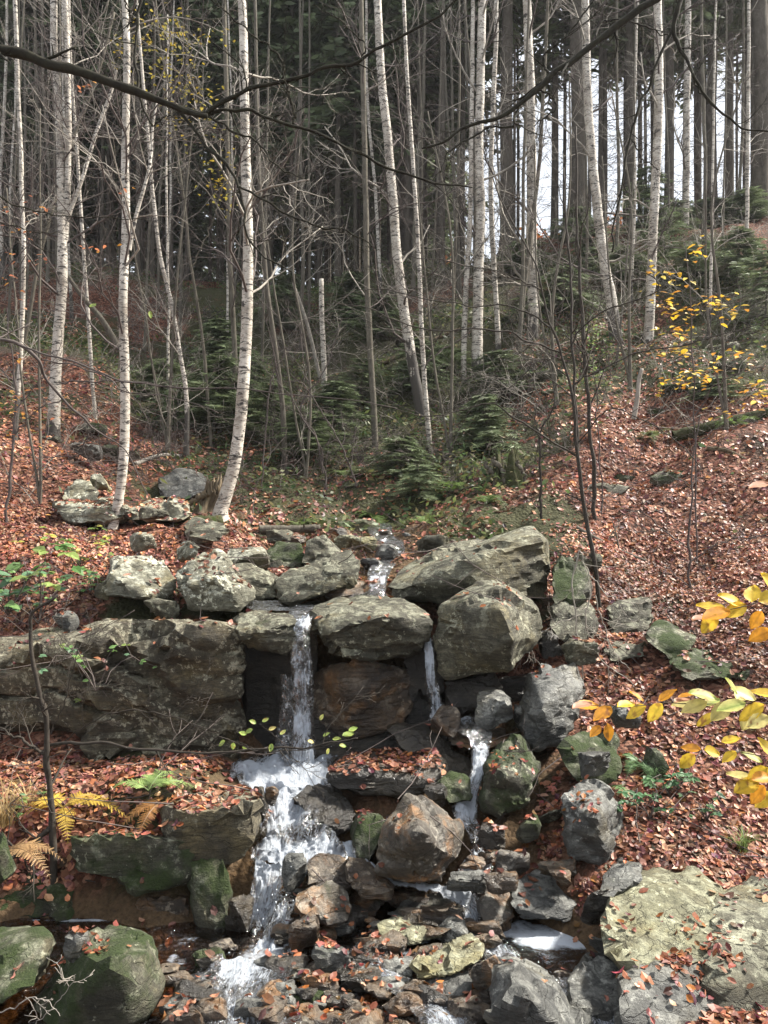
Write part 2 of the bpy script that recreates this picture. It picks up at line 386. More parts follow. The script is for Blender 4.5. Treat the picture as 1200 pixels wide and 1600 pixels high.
TP += [np.array(p) for p in ((-.62,6.9,1.42),(.4,7.0,1.45),(-.62,7.7,1.62),(0,8.6,1.78),(0,10.0,2.02),(1.4,7.0,1.35),(-2,6.9,1.42),(-3.2,6.9,1.5),
      (-.7,6.35,.4),(.35,6.2,.45),(1.0,6.0,.6),(-.2,6.5,.55),(-2,5.75,.5),(-3,5.75,.5),
      (0,2,-.25),(-3,2,-.2),(3,2,-.1),(0,-6,0),(-8,-6,.5),(8,-6,.5),(-7,4,1.0),(7,4,1.6),(-12,12,4.5),(14,12,4.6),(-18,24,9.5),(18,24,11.5))]
TP = np.array(TP)
def tps_fit(p, lam=.004):
    n = len(p); d = np.linalg.norm(p[:, None, :2] - p[None, :, :2], axis=-1)
    K = np.where(d > 0, d * d * np.log(d + 1e-12), 0) + lam * np.eye(n)
    A = np.zeros((n + 3, n + 3)); A[:n, :n] = K; A[:n, n] = 1; A[:n, n + 1:] = p[:, :2]; A[n, :n] = 1; A[n + 1:, :n] = p[:, :2].T
    return np.linalg.solve(A, np.concatenate([p[:, 2], [0, 0, 0]]))
TW = tps_fit(TP)
def tps(x, y):
    out = np.zeros(len(x)); n = len(TP)
    for a in range(0, len(x), 20000):
        xx, yy = x[a:a + 20000], y[a:a + 20000]
        d2 = (xx[:, None] - TP[None, :, 0]) ** 2 + (yy[:, None] - TP[None, :, 1]) ** 2
        out[a:a + 20000] = (.5 * d2 * np.log(d2 + 1e-12)) @ TW[:n] + TW[n] + TW[n + 1] * xx + TW[n + 2] * yy
    return out
# centre line of the stream (x, y, half width) to know what is stream bed
STREAM = [P(600,832,9.8), P(610,870,8.3), P(590,905,7.3), P(540,940,6.6), P(472,968,6.0), P(472,1195,5.6), P(440,1240,5.3), P(460,1330,4.85), P(420,1400,4.5), P(410,1500,4.1), P(450,1600,3.4), P(450, 2000, 2.3)]
STREAM2 = [P(672,1020,6.1), P(690,1120,5.8), P(745,1170,5.5), P(730,1270,5.05), P(740,1350,4.75), P(740,1430,4.4), P(800,1500,4.0), P(850,1600,3.4)]
STREAM3 = [P(500,1340,4.8), P(640,1385,4.6), P(740,1430,4.4)]
def dist_poly(x, y, poly):
    d = np.full(len(x), 1e9); q = np.stack([x, y], 1)
    for a, b in zip(poly[:-1], poly[1:]):
        a, b = a[:2], b[:2]; ab = b - a; t = np.clip(((q - a) @ ab) / (ab @ ab + 1e-9), 0, 1)
        d = np.minimum(d, np.linalg.norm(q - a - t[:, None] * ab, axis=1))
    return d
def stream_dist(x, y):
    return np.minimum(np.minimum(dist_poly(x, y, STREAM), dist_poly(x, y, STREAM2)), dist_poly(x, y, STREAM3))
def gz(x, y):
    x = np.atleast_1d(np.asarray(x, float)); y = np.atleast_1d(np.asarray(y, float))
    yc = np.clip(y, -6, 24.5); xc = np.clip(x, -20, 20)
    z = tps(xc, yc)
    far = np.clip(y - 24.5, 0, None)
    lift = np.where(x < 2, .16, .03); lift = .03 + .3 * sm(6, -8, x)
    z = z + lift * far * np.exp(-far / 60)
    z = np.minimum(z, 20)
    q = np.stack([x, y, np.zeros_like(x)], 1)
    rough = sm(5.0, 9.0, y)
    z = z + (.05 + .13 * rough) * fbm(q * .9, 4, 3) + .03 * fbm(q * 4, 3, 9) * (.4 + rough)
    # broken ledges on the hillside
    z = z + .28 * sm(9, 13, y) * sm(30, 22, y) * (np.abs(fbm(q * np.array((.35, .7, 1)), 3, 21)) - .3)
    sd = stream_dist(x, y)
    z = z - .12 * sm(.7, .2, sd) * sm(10.5, 9.5, y)
    return z
ys = np.concatenate([np.linspace(-12, 3.0, 26)[:-1], 3.0 * (130 / 3.0) ** np.linspace(0, 1, 350)])
us = np.linspace(-1, 1, 330); us = np.sign(us) * (0.45 * np.abs(us) + .55 * np.abs(us) ** 3)
Wd = 5 + 1.05 * np.clip(ys, 0, None)
GX = (us[None] * Wd[:, None]).ravel(); GY = np.repeat(ys, len(us))
GZ = gz(GX, GY)
def cover(x, y):
    q = np.stack([x, y, np.zeros_like(x)], 1)
    sd = stream_dist(x, y)
    wet = np.maximum(sm(.75, .3, sd) * sm(10.5, 9.5, y), sm(.12, .0, gz(x, y)) * sm(5.2, 4.6, y))
    pxs = 600 + x / np.clip(y, 1, None) * F
    green = .42 + .5 * fbm(q * .45, 3, 40) + .5 * sm(300, 520, pxs) * sm(860, 740, pxs) * sm(9.5, 12, y) + .3 * sm(15, 18, y) - .55 * sm(18.5, 22, y)
    lit = .75 + .6 * fbm(q * .55, 3, 50) - .35 * sm(14, 19, y) + .35 * sm(20, 24, y)
    lit = lit + .3 * sm(840, 950, pxs) * sm(15, 12, y) + .3 * sm(250, 100, pxs) * sm(13, 11, y)
    green = green - .5 * sm(840, 950, pxs) * sm(14, 11, y) - .4 * sm(250, 100, pxs) * sm(12, 10, y)
    return np.clip(lit, 0, 1), np.clip(green, 0, 1), np.clip(wet, 0, 1)
cl, cg, cw = cover(GX, GY)
nc, nr = len(us), len(ys)
ii = np.arange(nr - 1)[:, None] * nc; jj = np.arange(nc - 1)[None]
GF = np.stack([ii + jj, ii + jj + 1, ii + nc + jj + 1, ii + nc + jj], -1).reshape(-1, 4)
GV = np.stack([GX, GY, GZ], 1)
ground = obj('ground', mesh_np('ground', GV, GF, attrs={'cover': np.stack([cl, cg, cw], 1)}), M['ground'])
tag(ground, kind='structure')
def on_ground(px, Y, sink=0.0):
    """the ground point that stands at photo column px and distance Y"""
    x = (px - 600) / F * Y
    return np.array((x, Y, gz(x, Y)[0] - sink))
# ------------------------------------------------------------------ rocks
_ico = {}
def ico(sub):
    if sub not in _ico:
        bm = bmesh.new(); bmesh.ops.create_icosphere(bm, subdivisions=sub, radius=1); bm.verts.ensure_lookup_table()
        _ico[sub] = (np.array([v.co[:] for v in bm.verts]), np.array([[v.index for v in f.verts] for f in bm.faces])); bm.free()
    return _ico[sub]
def hull_planes(q):
    bm = bmesh.new()
    for c in q: bm.verts.new(c)
    r = bmesh.ops.convex_hull(bm, input=bm.verts[:]); bm.normal_update()
    pl = []
    for f in bm.faces:
        n = np.array(f.normal[:]); d = n.dot(np.array(f.verts[0].co[:]))
        if d < 0: n, d = -n, -d
        if f.calc_area() > 1e-5: pl.append((*n, max(d, .05)))
    bm.free(); return np.array(pl)
def vnormals(V, T):
    fn = np.cross(V[T[:, 1]] - V[T[:, 0]], V[T[:, 2]] - V[T[:, 0]]); n = np.zeros_like(V)
    for k in range(3): np.add.at(n, T[:, k], fn)
    return n / (np.linalg.norm(n, axis=1)[:, None] + 1e-12)
def rock_mesh(pts, seed, sub=5, p=60, amp=.8, strata=(0.1, 0.25, 1), sthk=.09, samp=.4, chips=3):
    R = np.random.default_rng(seed)
    pts = np.asarray(pts, float); lo, hi = pts.min(0), pts.max(0); c = (lo + hi) / 2; s = np.maximum((hi - lo) / 2, .02)
    q = (pts - c) / s
    pl = hull_planes(q)
    # chipped corners
    ex = []
    for _ in range(chips):
        n = R.normal(size=3); n /= np.linalg.norm(n); ex.append((*n, (q @ n).max() * R.uniform(.88, .98)))
    pl = np.concatenate([pl, ex]) if ex else pl
    D, T = ico(sub)
    k = np.clip(D @ pl[:, :3].T / pl[:, 3], 0, None)
    r = (k ** p).sum(1) ** (-1 / p)
    V = D * r[:, None] * s
    size = float(np.mean(s)); n = vnormals(V, T)
    w = V + c
    a = amp * size
    h = .06 * a * fbm(w / size * .9 + seed, 3, seed)
    # fracture facets: each patch of the surface is a slightly tilted plane of its own
    K = 16 if sub >= 5 else 8
    for K, fa in ((K, .07), (K * 3, .06)):
        sd_ = V[R.integers(0, len(V), K)]; ww = V + .18 * size * np.stack([fbm(w / size * 1.6 + i * 9, 3, seed + 60 + i) for i in range(3)], 1)
        wn_ = ww / (s / size); sn_ = sd_ / (s / size); own = np.argmin((sn_ ** 2).sum(1)[None] - 2 * wn_ @ sn_.T, 1); gr = R.normal(size=(K, 3)) * fa * min(1, amp * 1.6); of = R.normal(size=K) * .012 * size
        h += ((V - sd_[own]) * gr[own]).sum(1) + of[own] * (16 / K) ** .5
    rid = 1 - np.abs(fbm(w / size * 1.9, 4, seed + 5)); h += .045 * a * (rid - .6)
    h += .016 * a * fbm(w / size * 7, 4, seed + 11, .6)
    sd = np.array(strata, float) + R.normal(size=3) * .06; sd /= np.linalg.norm(sd)
    t = (w @ sd) / sthk + 1.3 * fbm(w / size * .8, 3, seed + 3)
    fl = np.floor(t); ft = t - fl
    L0 = _hash(fl.astype(np.int64), 0 * fl.astype(np.int64), 0 * fl.astype(np.int64), seed); L1 = _hash(fl.astype(np.int64) + 1, 0 * fl.astype(np.int64), 0 * fl.astype(np.int64), seed)
    lay = L0 + (L1 - L0) * sm(.82, 1.0, ft)
    side = 1 - np.abs(n @ sd) ** 2
    patch = .35 + .65 * sm(-.3, .5, fbm(w / size * 1.1, 3, seed + 8))
    h += samp * sthk * (lay - .5) * side * patch - .25 * samp * sthk * sm(.12, 0, np.minimum(ft, 1 - ft)) * side * patch
    V = V + n * h[:, None]
    vl, vh = V.min(0), V.max(0)     # the worn corners give way: back to the measured size
    V = (V - (vl + vh) / 2) * ((hi - lo) / (vh - vl)) * 1.02
    return V + c, T
ROCKS = []      # (V world, T, litter share, moss) kept for dropping leaves
def put_rock(name, V, T, mat, label=None, cat='rock', group=None, litter=.008, parent=None):
    base = np.array(((V[:, 0].min() + V[:, 0].max()) / 2, (V[:, 1].min() + V[:, 1].max()) / 2, V[:, 2].min()))
    me = mesh_np(name, V - base, T); me.set_sharp_from_angle(angle=math.radians(36)); o = obj(name, me, M[mat], parent, base)
    if label: tag(o, label, cat, group)
    ROCKS.append((V, T, litter)); return o
_seed = [100]
def rock(label, mat, D, pts, thick=.5, name='boulder', litter=.008, sub=5, shrink=.8, **kw):
    """pts: (photo x, photo y, offset in m behind D) of the corners one sees; the hidden back is closed off at D+thick"""
    _seed[0] += 7
    ex = max(p[0] for p in pts) - min(p[0] for p in pts); sub = 6 if ex > 260 else 5 if ex > 95 else 4
    cx = np.mean([p[0] for p in pts]); cy = np.mean([p[1] for p in pts])
    W = [P(p[0], p[1], D + (p[2] if len(p) > 2 else 0)) for p in pts]
    for p in pts:
        d = D + max((p[2] if len(p) > 2 else 0), 0) + thick
        W.append(P(cx + (p[0] - cx) * shrink, cy + (p[1] - cy) * shrink, d))
    V, T = rock_mesh(W, _seed[0], sub, **kw)
    return put_rock(name, V, T, mat, label, 'rock', None, litter)
def stone(px0, py0, px1, py1, D, label, mat, name='stone', sub=4, group=None, litter=.008, tilt=0, **kw):
    """a smaller stone from its box in the photo: random corners on a squashed ellipsoid"""
    _seed[0] += 7; R = np.random.default_rng(_seed[0])
    c = P((px0 + px1) / 2, (py0 + py1) / 2, D); w = (px1 - px0) / F * D / 2; h = (py1 - py0) / F * D / 2; dpt = R.uniform(.7, 1.1) * (w * .6 + h * .4)
    u = R.normal(size=(11, 3)); u /= np.linalg.norm(u, axis=1)[:, None]; u = np.sign(u) * np.abs(u) ** .6
    q = u / np.abs(u).max(0)
    q = q * np.array((w, dpt, h))
    a = tilt; q = np.stack([q[:, 0] * math.cos(a) - q[:, 2] * math.sin(a) * w / max(h, .01) * .3, q[:, 1], q[:, 2] * math.cos(a) + q[:, 0] * math.sin(a)], 1)
    if px1 - px0 < 42: sub = 3
    V, T = rock_mesh(q + c, _seed[0], sub, p=50, sthk=.04, **kw)
    return put_rock(name, V, T, mat, label, 'rock', group, litter)

# -- the rock wall of the waterfall
rock('long layered rock ledge forming the wall left of the main waterfall','rock_ledge',5.75,[(-90,1015,.1),(100,985,0),(330,972,0),(366,985,.03),(376,1060,0),(378,1160,.1),(350,1240,.05),(150,1250,0),(-90,1250,0),(250,955,.7),(60,965,.7),(120,1100,-.12),(300,1080,-.1)],thick=.9,name='rock_ledge',litter=.06,sub=6,strata=(.05,.1,1),sthk=.16,samp=1.5,p=70,amp=.7,chips=4)
rock('square capping rock at the lip left of the main waterfall','rock',5.72,[(362,966,.3),(385,955,.45),(452,957,.3),(462,966,.05),(460,1000,0),(440,1025,.05),(385,1010,0),(364,985,-.05)],thick=.5,sthk=.05)
rock('broad blunt boulder between the main waterfall and the thin right fall','rock',5.8,[(487,950,.45),(560,930,.75),(640,935,.65),(674,952,.3),(488,975,0),(492,1000,-.08),(505,1022,-.05),(560,1036,.05),(640,1036,.1),(668,1015,.1),(676,968,.1),(600,960,-.12)],thick=.5,sub=6,sthk=.08,p=60)
rock('dark faced wedge boulder right of the thin fall with a pale broken right side','rock',5.85,[(770,906,.45),(735,918,.3),(688,945,.15),(678,985,.1),(684,1040,.15),(702,1062,.15),(795,1050,0),(800,1000,-.34),(788,952,-.3),(845,1000,.4),(838,950,.45),(805,922,.4)],thick=.5,sub=6,sthk=.1,p=110,amp=.4,chips=0)
rock('largest slanting slab on top of the falls with a pale green flat top','rock',6.75,[(608,918,0),(640,936,0),(735,900,-.25),(790,945,0),(850,942,.3),(855,850,.5),(822,822,.9),(700,856,1.1),(645,880,1.0),(745,876,-.2),(838,845,.2),(620,898,.4)],thick=.5,sub=6,strata=(-.25,.1,1),sthk=.07,p=110,amp=.42,chips=1)
rock('elongated leaning boulder lying behind the main waterfall lip','rock',6.5,[(428,908,.15),(445,893,.3),(545,860,.5),(562,876,.3),(558,905,.15),(500,930,-.1),(455,948,-.08),(430,938,0)],thick=.4,p=36,sthk=.08)
rock('pale angular boulder with wavy veins above the left ledge','rock_pale',6.35,[(272,898,.2),(335,858,.5),(352,868,.4),(398,942,.2),(380,960,0),(300,960,-.05),(274,920,0),(340,905,-.12)],thick=.45,litter=.12,p=30,strata=(.5,.2,.8),sthk=.06)
rock('slanting slab with pale top overhanging a black hollow above the ledge','rock_pale',6.5,[(158,925,.1),(180,868,.6),(245,868,.6),(276,918,.3),(262,946,.1),(235,940,-.1),(165,940,-.05),(172,895,.05)],thick=.5,litter=.05,sthk=.05)
stone(224,925,282,968,6.3,'small wedge stone propping the slanting slab above the ledge','rock',tilt=-.3)
rock('mossy brown stone tucked behind the pale veined boulder','rock',6.8,[(362,882,.2),(395,880,.3),(428,905,.1),(432,936,0),(385,945,0),(366,905,0)],thick=.35)
stone(345,855,420,902,7.3,'rounded stone half buried behind the pale veined boulder','rock_pale')
rock('rounded mossy boulder upstream left of the pointed stone','rock_moss',7.6,[(412,862,.1),(432,846,.3),(468,852,.2),(476,878,.1),(455,898,0),(420,895,0)],thick=.4)
rock('pointed stone upstream behind the leaning boulder','rock',7.4,[(468,880,0),(482,846,.2),(505,836,.2),(528,858,.2),(535,872,.1),(500,892,-.05)],thick=.35)
stone(412,826,458,850,8.6,'flat stone beside orange bracken above the falls','rock')
stone(522,834,556,862,8.4,'left of two small yellowish stones upstream','rock_yellow')
stone(546,838,590,864,8.3,'right of two small yellowish stones upstream','rock_yellow')
stone(585,850,625,880,8.2,'low grey stone in the upper stream','rock_grey')
stone(562,872,600,892,7.8,'low flat stone in the upper stream by pale leaves','rock_grey',litter=.3)
rock('flat shelf stone in the upper stream below the slab','rock_brown',6.75,[(505,930,0),(555,905,.4),(590,908,.4),(598,925,.1),(590,942,0),(520,945,0)],thick=.3,litter=.1)
stone(650,832,704,868,8.2,'leaning slab end poking out behind the largest slab','rock',tilt=.35)
rock('rounded dark boulder under the foot of the leaning birch','rock',8.4,[(280,822,.1),(300,808,.3),(345,818,.2),(356,832,.1),(335,850,0),(295,848,0)],thick=.4,litter=.05)
rock('wide flat slab on the left bank under leaf litter','rock_pale',8.9,[(84,790,.1),(110,776,.6),(180,776,.6),(205,795,.1),(200,818,0),(110,826,0)],thick=.5,litter=.3)
rock('rounded pale boulder above the flat slab on the left bank','rock_pale',9.5,[(98,772,.1),(118,748,.3),(138,752,.3),(153,772,.1),(150,786,0),(100,786,0)],thick=.4)
rock('flat slab between the two pale birches','rock_pale',9.0,[(205,795,.1),(240,776,.5),(285,785,.4),(300,808,.1),(270,818,0),(210,815,0)],thick=.5,litter=.25)
stone(195,832,243,862,7.9,'small pale slab in red leaf litter on the left bank','rock_pale',litter=.1)
stone(275,845,322,880,7.6,'flat stone in leaf litter behind the pale veined boulder','rock_pale',litter=.1)
rock('grey boulder in the dark gully left of the leaning birch','rock_grey',11.2,[(248,745,.2),(280,730,.5),(322,735,.5),(330,760,.2),(300,782,0),(252,778,0)],thick=.6)
stone(112,690,160,722,11.5,'grey stone in the gully left of the thick birch','rock_grey')
stone(140,740,178,770,10.2,'angular stone behind the thick white birch','rock_pale')
stone(215,790,262,812,8.6,'stone wedged below the flat slab between birches','rock')
stone(150,905,176,940,6.6,'small dark stone at the left end of the slanting slab','rock')
stone(82,955,122,990,6.3,'purplish stone among leaves on the left ledge','rock_grey',litter=.1)
# -- recess under the lip
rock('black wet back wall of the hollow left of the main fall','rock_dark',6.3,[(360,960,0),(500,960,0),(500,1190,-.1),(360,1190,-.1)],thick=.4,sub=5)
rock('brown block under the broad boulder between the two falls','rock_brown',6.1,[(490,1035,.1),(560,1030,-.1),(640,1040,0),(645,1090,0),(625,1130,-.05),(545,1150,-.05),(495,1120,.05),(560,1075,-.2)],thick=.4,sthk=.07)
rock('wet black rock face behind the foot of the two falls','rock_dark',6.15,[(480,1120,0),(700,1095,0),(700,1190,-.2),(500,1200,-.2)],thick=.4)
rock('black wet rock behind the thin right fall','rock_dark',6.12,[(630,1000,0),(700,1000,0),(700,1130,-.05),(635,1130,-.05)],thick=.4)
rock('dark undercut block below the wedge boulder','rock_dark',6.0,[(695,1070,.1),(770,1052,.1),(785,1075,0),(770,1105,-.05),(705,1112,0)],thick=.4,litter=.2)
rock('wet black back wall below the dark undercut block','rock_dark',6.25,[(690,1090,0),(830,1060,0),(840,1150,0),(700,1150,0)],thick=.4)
stone(735,1078,800,1135,5.75,'grey rock beside the dark undercut block','rock_grey',litter=.2)
# -- middle tier
rock('dark flat topped rock covered in leaves right of the splash pool','rock_dark',5.1,[(510,1207,0),(545,1186,.35),(635,1160,.6),(680,1172,.45),(692,1195,.1),(690,1228,0),(640,1248,0),(560,1243,0),(520,1228,0)],thick=.4,litter=.75,sthk=.05)
rock('long wet black rock slanting below the thin right fall','rock_dark',5.5,[(605,1132,.2),(660,1128,.3),(745,1195,.1),(745,1235,0),(700,1222,-.05),(620,1165,0)],thick=.35)
stone(672,1105,720,1150,5.7,'brown wet stone under the foot of the thin right fall','rock_brown')
rock('flat brown ledge stone feeding the small right cascade','rock_brown',5.6,[(700,1140,.2),(790,1135,.3),(800,1155,0),(760,1168,-.1),(705,1160,0)],thick=.3,litter=.15)
rock('tall mossy boulder right of the small right cascade','rock_moss',4.95,[(757,1190,.1),(775,1160,.3),(812,1145,.4),(845,1190,.3),(840,1215,.1),(820,1262,.05),(780,1280,0),(748,1260,.1),(790,1200,-.12)],thick=.45,sthk=.05)
rock('large blue grey rough boulder leaning on the right bank','rock_grey',5.5,[(838,1052,.3),(905,1030,.5),(917,1075,.3),(892,1115,.2),(882,1155,.05),(840,1170,0),(812,1128,.05),(850,1095,-.1)],thick=.5,sub=6,sthk=.05)
stone(800,1100,840,1150,5.75,'grey stone left of the blue grey boulder','rock_grey')
rock('stone block below the blue grey boulder with mossy right end','rock_moss',5.1,[(872,1165,.2),(900,1140,.4),(955,1150,.4),(962,1200,.1),(930,1232,0),(880,1215,0)],thick=.4)
rock('upright grey boulder with a bright right edge beside bank leaves','rock_grey',4.6,[(880,1240,.1),(905,1220,.25),(945,1225,.3),(972,1260,.3),(976,1330,.2),(945,1348,0),(895,1335,0),(882,1290,0),(930,1270,-.12)],thick=.4,sub=6)
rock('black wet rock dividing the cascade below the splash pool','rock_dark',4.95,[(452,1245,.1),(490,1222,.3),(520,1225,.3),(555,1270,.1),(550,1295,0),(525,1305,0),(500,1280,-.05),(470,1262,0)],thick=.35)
stone(386,1230,420,1285,4.95,'dark wet stone at the left edge of the cascade','rock_dark')
stone(414,1226,436,1256,5.0,'small reddish wet stone standing in the cascade','rock_brown',name='stone')
stone(432,1300,458,1326,4.85,'small brown stone with water running over it in the cascade','rock_brown')
rock('large grey boulder with orange and pink stains amid the stream','rock_rust',4.4,[(586,1340,.1),(600,1290,.15),(642,1240,.3),(680,1256,.35),(722,1295,.3),(730,1345,.1),(700,1378,.05),(640,1385,0),(592,1370,.05),(665,1300,-.18)],thick=.4,sub=6,chips=0,p=80)
rock('upright dark wedge stone left of the stained boulder','rock_moss',4.65,[(545,1300,.1),(560,1268,.2),(590,1268,.2),(606,1285,.1),(590,1320,0),(570,1352,0),(548,1335,0)],thick=.3)
rock('dark mossy stone behind the stained boulder','rock_moss',4.95,[(680,1228,.1),(705,1205,.2),(735,1215,.2),(738,1250,0),(700,1258,0)],thick=.3)
stone(660,1225,700,1262,5.0,'black stone under the leaf covered rock','rock_dark')
# -- lower cascade
stone(440,1332,482,1392,4.5,'grey upright stone at the top of the lower cascade','rock_grey')
rock('brown split stone beside the lower cascade','rock_brown',4.45,[(478,1345,.1),(500,1332,.2),(545,1338,.2),(552,1388,.05),(515,1395,0),(482,1380,0)],thick=.3)
rock('long dark brown rock slanting right of the lower cascade','rock_brown',4.4,[(540,1340,.15),(560,1345,.2),(612,1385,.1),(616,1405,0),(570,1408,0),(545,1385,0)],thick=.3)
rock('rust and white veined stone below the lower cascade head','rock_rust',4.2,[(465,1395,.1),(485,1380,.2),(535,1378,.25),(548,1420,.1),(525,1445,0),(470,1440,0),(460,1420,0)],thick=.3)
stone(452,1425,500,1490,4.1,'dark brown stone at the foot of the lower cascade','rock_brown')
stone(488,1475,552,1515,3.95,'grey stone in leaf drift at the stream centre','rock_grey',litter=.25)
rock('brown block with a dark wet underside in the leaf drift','rock_brown',3.9,[(545,1505,.05),(560,1480,.2),(618,1478,.25),(628,1510,.1),(620,1540,0),(550,1542,0)],thick=.3,litter=.2)
rock('low yellowish stone lying across the middle of the stream','rock_yellow',4.15,[(590,1445,.1),(620,1430,.25),(680,1440,.2),(692,1465,.05),(640,1478,0),(595,1468,0)],thick=.3)
rock('smooth grey rock slope under the right trickle','rock_grey',4.35,[(610,1425,.1),(650,1395,.3),(715,1400,.3),(738,1440,.1),(700,1465,0),(620,1450,0)],thick=.3)
rock('olive tilted slab resting on two stones in the lower stream','rock_yellow',3.8,[(640,1510,0),(650,1500,.15),(735,1455,.35),(756,1475,.2),(750,1495,.05),(700,1520,0),(645,1532,-.03)],thick=.28,strata=(-.4,.1,1),sthk=.03,p=36,chips=3)
rock('mottled stone under the olive tilted slab','rock_grey',3.6,[(640,1570,.05),(665,1530,.2),(735,1510,.25),(745,1540,.1),(730,1580,0),(660,1600,0)],thick=.3)
rock('big grey boulder at the bottom of the stream right of centre','rock_grey',3.3,[(752,1545,.15),(775,1505,.3),(800,1500,.35),(870,1535,.25),(915,1590,.15),(920,1660,0),(800,1660,-.05),(755,1590,0),(820,1550,-.1)],thick=.5,sub=6,sthk=.05)
stone(735,1490,785,1545,3.7,'small pinkish stone behind the bottom grey boulder','rock_rust')
rock('flat mossy green stone in shallow water at the bottom','rock_moss',3.65,[(428,1552,.05),(445,1535,.2),(520,1532,.2),(526,1555,.05),(500,1568,0),(435,1570,0)],thick=.25,litter=.02)
rock('streaky tan stone at the bottom edge of the stream','rock_brown',3.45,[(455,1590,.05),(480,1570,.2),(530,1575,.2),(545,1600,0),(480,1625,0)],thick=.3)
rock('tan flat stone right of the streaky one at the bottom edge','rock_brown',3.4,[(530,1585,.1),(560,1565,.2),(600,1580,.2),(605,1610,0),(550,1620,0)],thick=.3)
stone(380,1505,430,1530,3.95,'submerged brown stone below the cascade foot','rock_brown')
stone(250,1570,320,1620,3.5,'flat brown stone by the white foam at lower left','rock_brown')
stone(300,1480,352,1525,4.05,'mossy stone at the foot of the mossy ledge','rock_moss')
stone(325,1470,372,1500,4.15,'small reddish stone in the froth','rock_brown')
stone(350,1395,400,1475,4.35,'dark wet stone between ledge and cascade','rock_dark')
# -- right cluster
rock('whitish boulder with a mossy dark front behind the foam pool','rock_grey',4.3,[(802,1375,.2),(840,1355,.35),(895,1365,.35),(902,1410,.1),(890,1438,0),(815,1440,0),(800,1410,0)],thick=.35,litter=.12)
rock('rounded stone left of the foam pool','rock_rust',4.25,[(745,1410,.1),(765,1388,.2),(795,1395,.2),(802,1430,.05),(780,1452,0),(750,1448,0)],thick=.3)
stone(768,1322,828,1368,4.6,'orange brown block under wet leaves','rock_rust',litter=.1)
stone(805,1275,846,1316,4.85,'small mossy stone below the tall mossy boulder','rock_moss')
stone(820,1252,880,1290,5.0,'flat stone buried in leaves below the tall mossy boulder','rock',litter=.5)
stone(740,1285,790,1330,4.75,'black block heaped with leaves','rock_dark',litter=.6)
stone(698,1362,765,1392,4.4,'thin flat wet stone below the right trickle','rock_grey')
rock('streaked pale rock left above the huge yellow green boulder','rock_grey',4.1,[(945,1365,.2),(965,1345,.3),(1005,1345,.3),(1010,1370,.1),(960,1400,0),(940,1395,0)],thick=.3)
stone(905,1378,955,1450,4.15,'dark stone beside the foam pool','rock_dark')
stone(918,1440,965,1500,3.95,'grey stone at the right edge of the foam pool','rock_grey')
rock('huge yellow green boulder with a smooth cracked top at right','rock_yellow',3.55,[(943,1440,.25),(955,1395,.55),(1010,1352,.9),(1075,1336,1.1),(1130,1348,1.05),(1140,1400,.7),(1120,1500,.1),(1060,1520,0),(975,1515,0),(950,1490,.1)],thick=.6,sub=6,p=30,litter=.008,strata=(.3,-.6,.7),sthk=.12,samp=.25)
rock('massive grey green boulder at the right frame edge','rock',3.35,[(1105,1400,.75),(1150,1372,1.0),(1290,1375,1.0),(1290,1500,.3),(1290,1680,.1),(1150,1680,0),(1100,1560,.1),(1102,1470,.4)],thick=.6,sub=6,p=36,litter=.04,sthk=.12,samp=.3)
rock('dark grey cracked rock below the huge yellow green boulder','rock_grey',3.2,[(965,1520,.3),(1010,1500,.5),(1110,1495,.5),(1150,1540,.4),(1165,1680,0),(960,1680,0),(955,1570,.1)],thick=.5,sub=6,p=36,litter=.1,sthk=.1)
rock('wet grey rock under the left corner of the yellow green boulder','rock_grey',3.5,[(880,1530,.2),(920,1490,.35),(975,1500,.35),(985,1560,.1),(950,1600,0),(890,1580,0)],thick=.4)
# -- right bank rocks
rock('upright mossy slab with a white right face by the dark sapling','rock_moss',6.6,[(862,890,.2),(880,870,.4),(918,868,.4),(924,925,.2),(905,952,0),(866,945,0)],thick=.4)
rock('lower stacked stone beneath the upright mossy slab','rock',6.4,[(858,950,.2),(885,935,.3),(928,940,.3),(930,985,.1),(900,1008,0),(862,995,0)],thick=.4)
stone(835,985,880,1035,6.3,'dark stone in the gap right of the wedge boulder','rock_dark')
stone(880,995,935,1040,6.1,'stone under roots of the dark sapling','rock',litter=.2)
rock('square grey block on the right bank below the thin sapling','rock',6.9,[(948,950,.1),(965,935,.3),(1008,934,.3),(1014,975,.1),(1000,995,0),(952,995,0)],thick=.4,litter=.008)
rock('flat stone in front of the square grey block','rock',6.5,[(945,1015,.1),(965,1000,.3),(1005,1005,.2),(1010,1025,0),(960,1035,0)],thick=.3,litter=.1)
rock('broken stepped stone on the right bank with mossy top','rock_moss',6.4,[(1012,985,.1),(1030,968,.4),(1080,990,.3),(1078,1005,.1),(1060,1038,0),(1015,1000,0)],thick=.4)
rock('long mossy rock band across the right bank','rock_moss',6.0,[(1050,1035,.1),(1090,1015,.4),(1140,1020,.4),(1182,1040,.2),(1170,1060,0),(1085,1062,0)],thick=.4,litter=.1)
stone(950,1100,1000,1138,5.6,'small grey stone behind the orange foreground leaves','rock_grey',litter=.1)
stone(1000,1170,1040,1240,5.3,'dark upright mossy stub of rock among bank leaves','rock_moss')
stone(905,1175,960,1215,5.05,'light blotched stone under the mossy block','rock_grey')
stone(895,860,940,895,7.6,'leaf covered stone behind the upright mossy slab','rock',litter=.5)
